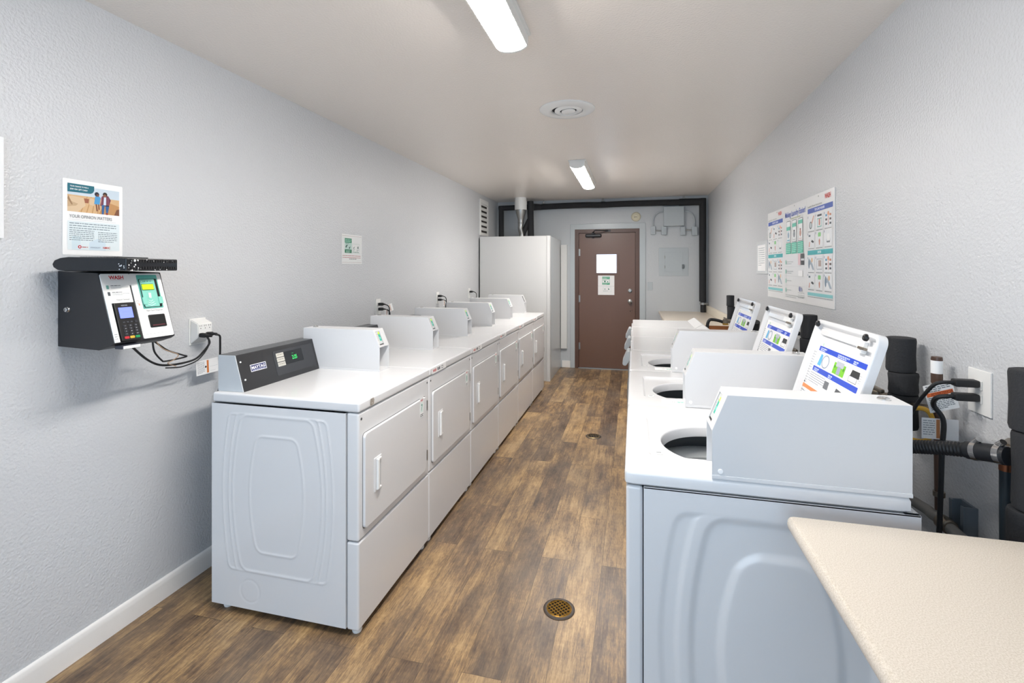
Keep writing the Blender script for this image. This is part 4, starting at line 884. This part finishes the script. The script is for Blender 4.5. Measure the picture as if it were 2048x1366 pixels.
# ================================================================ right wall signs
def board():
    W_, H_ = 1.28, .634; mb = sheet('b', (RW - .0012, 4.11, 1.26), (0, -1, 0), (0, 0, 1), W_, H_, LAMI, .003, .003); mb.lift(0.00264)
    BLU, TEA, TEAL2 = K('4a63b4'), K('4fb3b8'), K('8ccdd0'); RED = K('d2544f')
    rnd = random.Random(7)
    def cell(x, y, w_, h_, kind):
        L0 = mb.layer; cell_(x, y, w_, h_, kind); mb.layer = L0
    def cell_(x, y, w_, h_, kind):
        g = K('e2e6ea'); mb.rect(x, y, x + w_, y + h_, K('eceef0'))
        mb.rect(x - .006, y + h_ - .012, x - .001, y + h_, K('3d4a86'))
        if kind == 0: mb.disc(x + w_ * .4, y + h_ * .35, w_ * .22, K('6a7274'), h_ * .26); mb.disc(x + w_ * .4, y + h_ * .35, w_ * .14, K('c9d3d6'), h_ * .18); mb.poly([(x + w_ * .5, y + h_ * .5), (x + w_ * .65, y + h_ * .45), (x + w_ * .95, y + h_ * .95), (x + w_ * .8, y + h_ * .98)], K('dfb3a0'))
        elif kind == 1: mb.rect(x + .02, y + h_ * .82, x + w_ - .02, y + h_ * .95, K('3c3f45')); mb.frame(x + .02, y + .01, x + w_ - .02, y + h_ * .7, .005, K('6fb3a6')); mb.rect(x + w_ * .4, y + .02, x + w_ * .6, y + h_ * .65, K('cf8a7c'))
        elif kind == 2:
            mb.rect(x + w_ * .46, y + .01, x + w_ * .54, y + h_ * .7, K('d8988a')); mb.disc(x + w_ * .5, y + h_ * .85, .012, K('e8a27c'))
            for i in range(3):
                for s_ in (.12, .66): mb.rect(x + w_ * s_, y + h_ * (.15 + i * .27), x + w_ * (s_ + .22), y + h_ * (.28 + i * .27), K(('4a5058', '5a4a48', '5b9cc4' if s_ < .5 else 'd08868')[i]))
        elif kind == 3: mb.poly([(x + w_ * .45, y + h_ * .4), (x + w_ * .8, y + h_ * .28), (x + w_ * .9, y + h_ * .4), (x + w_ * .6, y + h_ * .52)], K('3a3f44')); mb.rect(x + .01, y + h_ * .75, x + w_ * .35, y + h_ * .88, K('6a7a80')); mb.poly([(x + w_ * .1, y + .005), (x + w_ * .25, y + .005), (x + w_ * .3, y + h_ * .4), (x + w_ * .18, y + h_ * .4)], K('d8a294'))
        elif kind == 4: mb.rr(x + w_ * .3, y + h_ * .66, x + w_ * .7, y + h_ * .94, .006, K('8fcf8a')); mb.poly([(x + w_ * .45, y + .01), (x + w_ * .56, y + .01), (x + w_ * .6, y + h_ * .42), (x + w_ * .5, y + h_ * .56), (x + w_ * .4, y + h_ * .42)], K('c98c7a'))
        elif kind == 5: mb.poly([(x + w_ * .2, y + h_ * .5), (x + w_ * .3, y + h_ * .2), (x + w_ * .7, y + h_ * .2), (x + w_ * .8, y + h_ * .5), (x + w_ * .7, y + h_ * .3), (x + w_ * .3, y + h_ * .3)], K('7b8286')); mb.rect(x + w_ * .35, y + h_ * .36, x + w_ * .65, y + h_ * .75, K('f6f6f6'))
        elif kind == 6: mb.poly([(x + w_ * .1, y + h_ * .4), (x + w_ * .3, y + h_ * .85), (x + w_ * .7, y + h_ * .5), (x + w_ * .95, y + .01), (x + w_ * .7, y + .01), (x + w_ * .4, y + h_ * .5)], K('a7b4c0')); mb.disc(x + w_ * .15, y + h_ * .55, .012, K('7f93a4'), .03); mb.disc(x + w_ * .6, y + h_ * .78, .014, K('e3c3a2'))
        else: mb.frame(x + .012, y + .012, x + w_ - .012, y + h_ - .012, .004, K('a9b0b6')); mb.rect(x + w_ * .35, y + h_ * .35, x + w_ * .75, y + h_ * .75, K('b9a7a0'))
    def panel(ox, pw, title, k1):
        w3 = (pw - .03) / 3
        mb.text('WASH', ox + pw * .70, .592, .025, RED, w=.085, bold=.05); mb.text('Laundry Room Instructions', ox, .57, .012, K('7a7a72'), w=pw * .6)
        mb.rect(ox, .535, ox + pw, .563, BLU); mb.text(title, ox + pw / 2, .543, .013, K('e9edf8'), w=pw * .4, al='c', bold=.03)
        kinds = [k1, (3, 4, 5)]; ys = (.435, .335)
        for r_ in range(2):
            for c_ in range(3): cell(ox + .008 + c_ * (w3 + .012), ys[r_], w3 - .01, .085, kinds[r_][c_]); mb.lines(ox + .01 + c_ * (w3 + .012), ox + w3 + c_ * (w3 + .012), ys[r_] - .008, 1, .009, .0035, K('7d8488'), c_ + r_, .9)
        mb.rect(ox, .292, ox + pw, .318, TEA); mb.text('DRYER', ox + pw / 2, .299, .013, K('eefafa'), al='c', bold=.03)
        kinds = [(6, 7, 2), (3, 4, 6)]; ys = (.195, .095)
        for r_ in range(2):
            for c_ in range(3): cell(ox + .008 + c_ * (w3 + .012), ys[r_], w3 - .01, .085, kinds[r_][c_]); mb.lines(ox + .01 + c_ * (w3 + .012), ox + w3 + c_ * (w3 + .012), ys[r_] - .008, 1, .009, .0035, K('7d8488'), c_ + r_ + 5, .9)
        mb.rect(ox, .055, ox + pw, .073, TEAL2); mb.lines(ox, ox + pw, .046, 1, .01, .003, K('8a9296'), 3, 1)
    panel(.015, .37, 'FRONT LOAD', (0, 3, 2)); panel(.885, .375, 'TOP LOAD WASHER', (0, 1, 2))
    for x in (.427, .868): mb.rect(x, .01, x + .0012, .62, K('d3d3d0'))
    for x in (.25, .64, 1.06): mb.disc(x, .618, .005, K('8a8a86'))
    mb.text('Making Laundry Easier!', .445, .556, .036, K('5a6fc4'), w=.40, bold=.012); mb.lines(.56, .76, .536, 1, .01, .007, K('c3c7a2'), 4, 1)
    for i in range(3):
        x = .475 + i * .12; mb.rr(x, .385, x + .085, .528, .008, K('5f656a')); mb.rr(x + .003, .388, x + .082, .525, .006, K('f1f3f3')); yy = (.475, .49, .5)[i]
        mb.rect(x + .003, yy - .008, x + .082, yy + .016, K('72c9b4')); mb.disc(x + .042, .435, .018, K(('9db4c8', '8f949a', 'c49a90')[i]), .022); mb.rect(x + .03, .45 + i * .003, x + .055, .462, K(('c7d6e2', '33373b', '8a4a44')[i]))
        mb.rect(x + .015, .395, x + .07, .405, K(('8cc5d6', 'd9d9d9', 'eadad8')[i]))
        mb.rr(x - .012, .31, x + .095, .382, .006, K('63c4ab')); mb.lines(x - .004, x + .088, .368, 5, .012, .004, K('c6eee2'), i, .8)
    for i in range(4):
        y = .255 - i * .062; mb.disc(.465, y, .009, K('9fd8c8'), .016); mb.lines(.49, .62, y, 2 if i < 2 else 1, .012, .004, K('b7bcbc'), i, .7)
        mb.rect(.445, y - .03, .845, y - .0288, K('dcdcd9'))
    mb.rect(.715, .235, .76, .305, K('ecd0d4')); mb.rect(.77, .275, .825, .305, K('55595d')); mb.rect(.77, .235, .825, .262, K('55595d')); mb.rr(.72, .165, .8, .2, .003, K('fdfdfd'))  # last rounded patch is a small white glare painted into the print
    mb.disc(.745, .085, .016, K('8c90b4')); mb.disc(.775, .083, .013, K('b8bcd4')); mb.lines(.715, .83, .06, 3, .015, .0035, K('b9bebe'), 4, .9); mb.lines(.46, .83, .035, 2, .011, .0035, K('b0b5b5'), 8, .6)
    tag(mb.build('instruction_board', weight=False), 'large laminated board reading Making Laundry Easier! on right wall', 'sign')
board()
t = thing('framed_notice', 'small framed paper notice just left of the instruction board', 'notice', (RW, 4.30, 1.56)); o = t.location
F = frame_m((RW - .001, 4.455, 1.43), (0, -1, 0), (0, 0, 1))
MB(o, F).mat(mat('clear_frame', 'd6dadc', .15)).plate(.335, .266, .008, 0, .006, b=.002).build('frame', t)
m = MB(o, F); m.lift(0.00552); m.rect(.04, .022, .285, .236, PAPER); m.lines(.07, .26, .205, 9, .017, .005, K('8f9aa2'), 4, .5); m.frame(.04, .022, .285, .236, .0015, K('7d8fae')); m.build('paper', t, weight=False)
# ================================================================ outlets
def outlet(x, y0, y1, z0, z1, label, face, group=None):
    t = thing('wall_outlet', label, 'outlet', (x, (y0 + y1) / 2, z0), group); o = t.location; s_ = face
    m = MB(o).mat(WPL).box(min(x, x + s_ * .006), y0, z0, max(x, x + s_ * .006), y1, z1, b=.002); m.build('plate', t)
    zc = (z0 + z1) / 2; yc = (y0 + y1) / 2
    for dz in (-.02, .02):
        m = MB(o).mat(K('e2e2df', .3)).box(min(x + s_ * .006, x + s_ * .009), yc - .017, zc + dz - .014, max(x + s_ * .006, x + s_ * .009), yc + .017, zc + dz + .014, b=.002); m.mat(VOID)
        for dy in (-.007, .005): m.box(min(x + s_ * .0085, x + s_ * .0094), yc + dy, zc + dz - .004, max(x + s_ * .0085, x + s_ * .0094), yc + dy + .002, zc + dz + .006)
        m.build('socket', t)
    return t, yc, zc
LG = 'outlets on the left wall'
TAGW = PAPER
def tagcard(parent, o, p, right, up, w_, h_, adv=False, seed=2):
    m = MB(o, frame_m(p, right, up)).mat(PAPER).plate(w_, h_, .002, -.0003, .0003)
    if adv:
        m.rect(.004, h_ * .56, w_ - .004, h_ * .7, K('d8703a')); m.text('ADVERTENCIA', .015, h_ * .59, h_ * .09, K('8a2f1a'), w=w_ * .75, bold=.02)
        bars(m, .006, w_ - .008, h_ * .92, 4, h_ * .065, h_ * .028, '5d6468', seed, .6); bars(m, .006, w_ - .008, h_ * .5, 8, h_ * .058, h_ * .024, '5d6468', seed + 3, .7)
    else:
        m.rect(w_ * .4, .003, w_ * .5, h_ - .003, K('c98a5c')); bars(m, .004, w_ * .36, h_ * .85, 7, h_ * .11, h_ * .04, '9aa0a4', seed, .8)
    return m.build('warning_tag', parent, weight=False)
for i, (yy, lb, cl) in enumerate(((3.6, 'white wall outlet with two black plugs behind second dryer', 'behind the second dryer'), (4.85, 'white wall outlet with two plugs behind fourth dryer', 'behind the fourth dryer'), (5.88, 'farthest white wall outlet on left wall, beside the cupboard', 'beside the cupboard'))):
    t, yc, zc = outlet(LW, yy - .037, yy + .037, 1.098, 1.224, lb, 1, LG)
    for j, dz in enumerate((.02, -.02)):
        if i == 2 and j: continue
        p = (LW + .008, yc, zc + dz)
        path = [(LW + .055, yc + .005, zc + dz), (LW + .085, yc + .02 + j * .01, zc + dz - .015), (LW + .09, yc + .03 + .01 * j, zc + dz - .06), (LW + .07, yc + .03 + j * .02, 1.0), (LW + .05, yc + .03 + j * .02, .8)]
        c = cord('power_cord', ('upper' if dz > 0 else 'lower') + ' black plug and cord on the outlet ' + cl, path, .0042, RUB, group='cords behind the dryers')
        plug(c, c.location, p, (1, 0.1, 0), L=.04, w_=.026, h_=.024)
        if i == 0 and j == 0: tagcard(c, c.location, (LW + .09, yc + .03, zc - .045), (.1, .35, .1), (-.2, -.2, 1), .05, .06, False, 3)
        if i < 2 and j == 1: tagcard(c, c.location, (LW + .07, yc - .01, 1.075), (.1, 1, 0), (0, 0, 1), .06, .06, False, 6)
# right outlet with plugs, tags
t, yc, zc = outlet(RW, 1.701, 1.8, 1.036, 1.168, 'white wall outlet with two black plugs above the drain hose', -1)
for j, dz in enumerate((.024, -.018)):
    z = zc + dz
    path = [(.93, 1.752, z), (.9, 1.76, z - .008), (.885, 1.79, z - .05), (.875, 1.83, z - .11 + j * .03), (.87, 1.87, z - .2), (.87, 1.9, .7)] if j == 0 else [(.93, 1.752, z), (.905, 1.765, z - .01), (.91, 1.79, z - .04), (.93, 1.78, 1.0), (.92, 1.768, .91), (.915, 1.766, .758), (.9, 1.764, .3)]
    c = cord('power_cord', ('upper' if j == 0 else 'lower') + ' black plug and cord on the outlet above the drain hose', path, .0055 if j == 0 else .007, RUB)
    plug(c, c.location, (RW - .008, 1.752, z), (-1, 0, 0), L=.062, w_=.03, h_=.022)
    if j == 0: tagcard(c, c.location, (.922, 1.832, 1.008), (.06, -.03, .03), (-.02, 0, .08), .076, .088, True, 3)
    else: tagcard(c, c.location, (.9, 1.836, .926), (.09, -.02, .004), (0, 0, 1), .092, .066, False, 5)
c = cord('yellow_cable', 'coiled yellow cable half hidden behind the nearest card box', [(.88, 1.92, .9), (.925, 1.872, .905), (.945, 1.862, .95), (.938, 1.864, .998), (.915, 1.875, 1.012), (.88, 1.92, .99)], .0075, YEL)
t, yc, zc = outlet(RW, 3.30, 3.37, 1.03, 1.15, 'white wall outlet seen between second and third raised lids', -1) if False else outlet(RW, 3.30, 3.41, 1.03, 1.15, 'white wall outlet seen between middle and nearest raised lids', -1)
for j, dz in enumerate((.022, -.02)):
    c = cord('power_cord', ('upper' if j == 0 else 'lower') + ' black plug and cord seen between the raised lids', [(.94, yc, zc + dz), (.9, yc + .02, zc + dz - .01), (.88, yc + .06, 1.0), (.87, yc + .09, .8)], .006, RUB)
    plug(c, c.location, (RW - .008, yc, zc + dz), (-1, .1, 0), L=.06, w_=.032, h_=.024)
    if j: tagcard(c, c.location, (.88, yc + .16, .95), (.2, -.4, .2), (.1, .2, 1), .07, .06, False, 8)
# ================================================================ plumbing behind the washers
def foam_stub(x, y, segs, r, label):
    t = thing('foam_sleeved_pipe', label, 'pipe', (x, y, segs[-1][1]), 'foam-sleeved pipes behind the washers'); rnd = random.Random(int(y * 100))
    for a, b in segs:
        n = 22; m = MB(t.location).mat(FOAM)
        dx, dy = rnd.uniform(-.004, .004), rnd.uniform(-.006, .006)
        m.lathe([(0, b), (r * .96, b), (r * 1.02, b + .01), (r * .98, (a + b) / 2), (r * 1.03, a - .008), (r * .99, a), (r * .8, a + .002), (0, a - .001)], (x + dx, y + dy, 0), (0, 0, 1), n); m.build('foam_sleeve', t)
    return t
foam_stub(.94, 2.037, [(1.222, 1.102), (1.098, 1.024), (1.02, .9)], .044, 'black foam-sleeved pipe right of the nearest raised lid')
foam_stub(.94, 2.992, [(1.216, 1.09), (1.086, .9)], .04, 'black foam-sleeved pipe just left of the nearest raised lid')
foam_stub(.94, 5.22, [(1.206, 1.1), (1.096, .97)], .036, 'black foam-sleeved pipe left of the farthest raised lid')
foam_stub(.94, 1.455, [(1.222, 1.075), (1.07, .885), (.88, .4)], .04, 'black foam-sleeved pipe cut by the right edge of the photo')
def valve(x, y, z, label, s_=1):
    t = thing('water_valve', label, 'valve', (x, y, z), 'supply valves'); o = t.location
    MB(o).mat(OLD).cyl((x + .06, y, z), (x - .01, y, z), .013 * s_, 14).cyl((x - .005, y, z - .03), (x - .005, y, z + .02), .017 * s_, 14, b=.003).build('body', t)
    MB(o).mat(BRASS).cyl((x - .005, y, z - .04), (x - .005, y, z - .022), .019 * s_, 16, b=.002).build('hose_nut', t)
    MB(o).mat(OLD).box(x - .014, y - .045 * s_, z + .018, x + .004, y + .045 * s_, z + .034, b=.006).cyl((x - .005, y, z + .01), (x - .005, y, z + .022), .008, 10).build('handle', t)
valve(.93, 2.19, .975, 'tarnished valve with flat handle behind nearest card box'); valve(.93, 3.2, .965, 'tarnished valve between the middle and nearest raised lids')
valve(.93, 5.42, .93, 'tarnished valve left of the farthest raised lid', 1.5)
# arrestor
t = thing('water_hammer_arrestor', 'brown vertical pipe with round cap and small white label', 'pipe', (.96, 1.87, .69)); o = t.location; BR2 = mat('brown_pipe', '5f4a40', .35, .4)
MB(o).mat(BR2).lathe([(0, 1.186), (.014, 1.184), (.0155, 1.178), (.0155, 1.1), (.011, 1.092), (.011, 1.08), (0, 1.08)], (.96, 1.872, 0), (0, 0, 1), 20).build('cap', t)
MB(o).mat(BR2).cyl((.96, 1.872, 1.09), (.958, 1.858, .69), .0105, 14).build('pipe', t)
m = MB(o).mat(PAPER).lathe([(.0159, 1.172), (.0159, 1.13)], (.96, 1.872, 0), (0, 0, 1), 20); m.build('sticker', t)
MB(o).mat(OLD).cyl((.959, 1.858, .735), (.959, 1.858, .75), .016, 14).build('coupling', t)
# corrugated drain hose and clamps
t = thing('drain_hose', 'black corrugated drain hose with two steel clamps at right edge', 'hose', (.86, 1.55, .98)); o = t.location
MB(o).mat(RUB).tube([(.73, 1.72, .925), (.78, 1.66, .95), (.83, 1.6, .972), (.875, 1.555, .985)], .0195, 20, 16, rib=(.0075, .002)).build('corrugated_section', t)
MB(o).mat(mat('smooth_rubber', '202226', .4)).tube([(.87, 1.56, .984), (.895, 1.515, .995), (.912, 1.483, 1.0)], .023, 20, 6).build('coupling', t)
for p, q in (((.878, 1.548, .9865), (.884, 1.537, .989)), ((.902, 1.502, .998), (.908, 1.49, 1.0))):
    m = MB(o).mat(CHR).cyl(p, q, .0248, 24); m.cyl((p[0], p[1], p[2] + .022), (q[0] - .004, q[1] - .004, q[2] + .034), .0075, 12); m.build('clamp', t)
t = thing('supply_hose', 'dark vertical hose with copper top joint near right edge', 'hose', (.95, 1.553, .3)); o = t.location
MB(o).mat(mat('navy_hose', '232e36', .4)).cyl((.95, 1.55, .3), (.95, 1.553, .945), .0135, 16).build('hose', t)
MB(o).mat(COPPER).cyl((.95, 1.553, .94), (.95, 1.553, 1.0), .0145, 16).build('joint', t)
MB(o).mat(OLD).cyl((.99, 1.6, 1.0), (.95, 1.553, 1.0), .013, 12).cyl((.95, 1.553, .99), (.95, 1.502, 1.007), .014, 12).build('elbow', t)
t = thing('grey_pipe', 'paint-splashed grey pipe low on wall behind near counter', 'pipe', (.945, 1.85, .67)); o = t.location
MB(o).mat(mat('grey_pipe_paint', '8a8884', .6, bump=(40, .004, .5, 3))).tube([(.945, 2.4, .60), (.945, 1.952, .665), (.945, 1.861, .671), (.945, 1.795, .673), (.945, 1.62, .664)], .017, 14, 5).build('pipe', t)
MB(o).mat(OLD).cyl((.945, 1.82, .672), (.945, 1.77, .674), .023, 14, b=.003).build('coupling', t)
t = thing('grey_pipe', 'short tarnished supply stub behind the nearest card box', 'pipe', (.95, 1.95, 1.0))
MB(t.location).mat(OLD).tube([(.95, 1.992, .99), (.95, 1.941, 1.0), (.955, 1.866, 1.014)], .011, 12, 4).build('pipe', t)
t = thing('strut_channel', 'short blue-grey steel strut channel low on right wall', 'bracket', (1.0, 1.8, .64)); o = t.location; ST = mat('blue_steel', '747d86', .4, .2)
MB(o).mat(ST).box(.975, 1.762, .62, RW, 1.768, .745, b=.001).box(.975, 1.826, .62, RW, 1.832, .745, b=.001).box(1.0, 1.765, .62, 1.008, 1.83, .745).box(.972, 1.762, .62, .977, 1.777, .745).box(.972, 1.817, .62, .977, 1.832, .745).build('channel', t)
t = thing('drain_hose', 'black bent hose joining the valve at the near end of far counter', 'hose', (.8, 5.46, .82))
MB(t.location).mat(RUB).tube([(.755, 5.46, .82), (.757, 5.46, .885), (.775, 5.46, .93), (.81, 5.46, .938), (.87, 5.45, .928), (.925, 5.44, .91)], .016, 16, 6).build('hose', t)
t = thing('drain_hose', 'dark hose end standing between the two farther raised lids', 'hose', (.93, 4.2, .85))
MB(t.location).mat(RUB).tube([(.93, 4.22, .85), (.93, 4.2, .98), (.93, 4.17, 1.055)], .035, 16, 4).build('hose', t)
MB(t.location).mat(STEEL).cyl((.955, 4.33, .9), (.955, 4.33, 1.12), .008, 10).build('pipe', t)
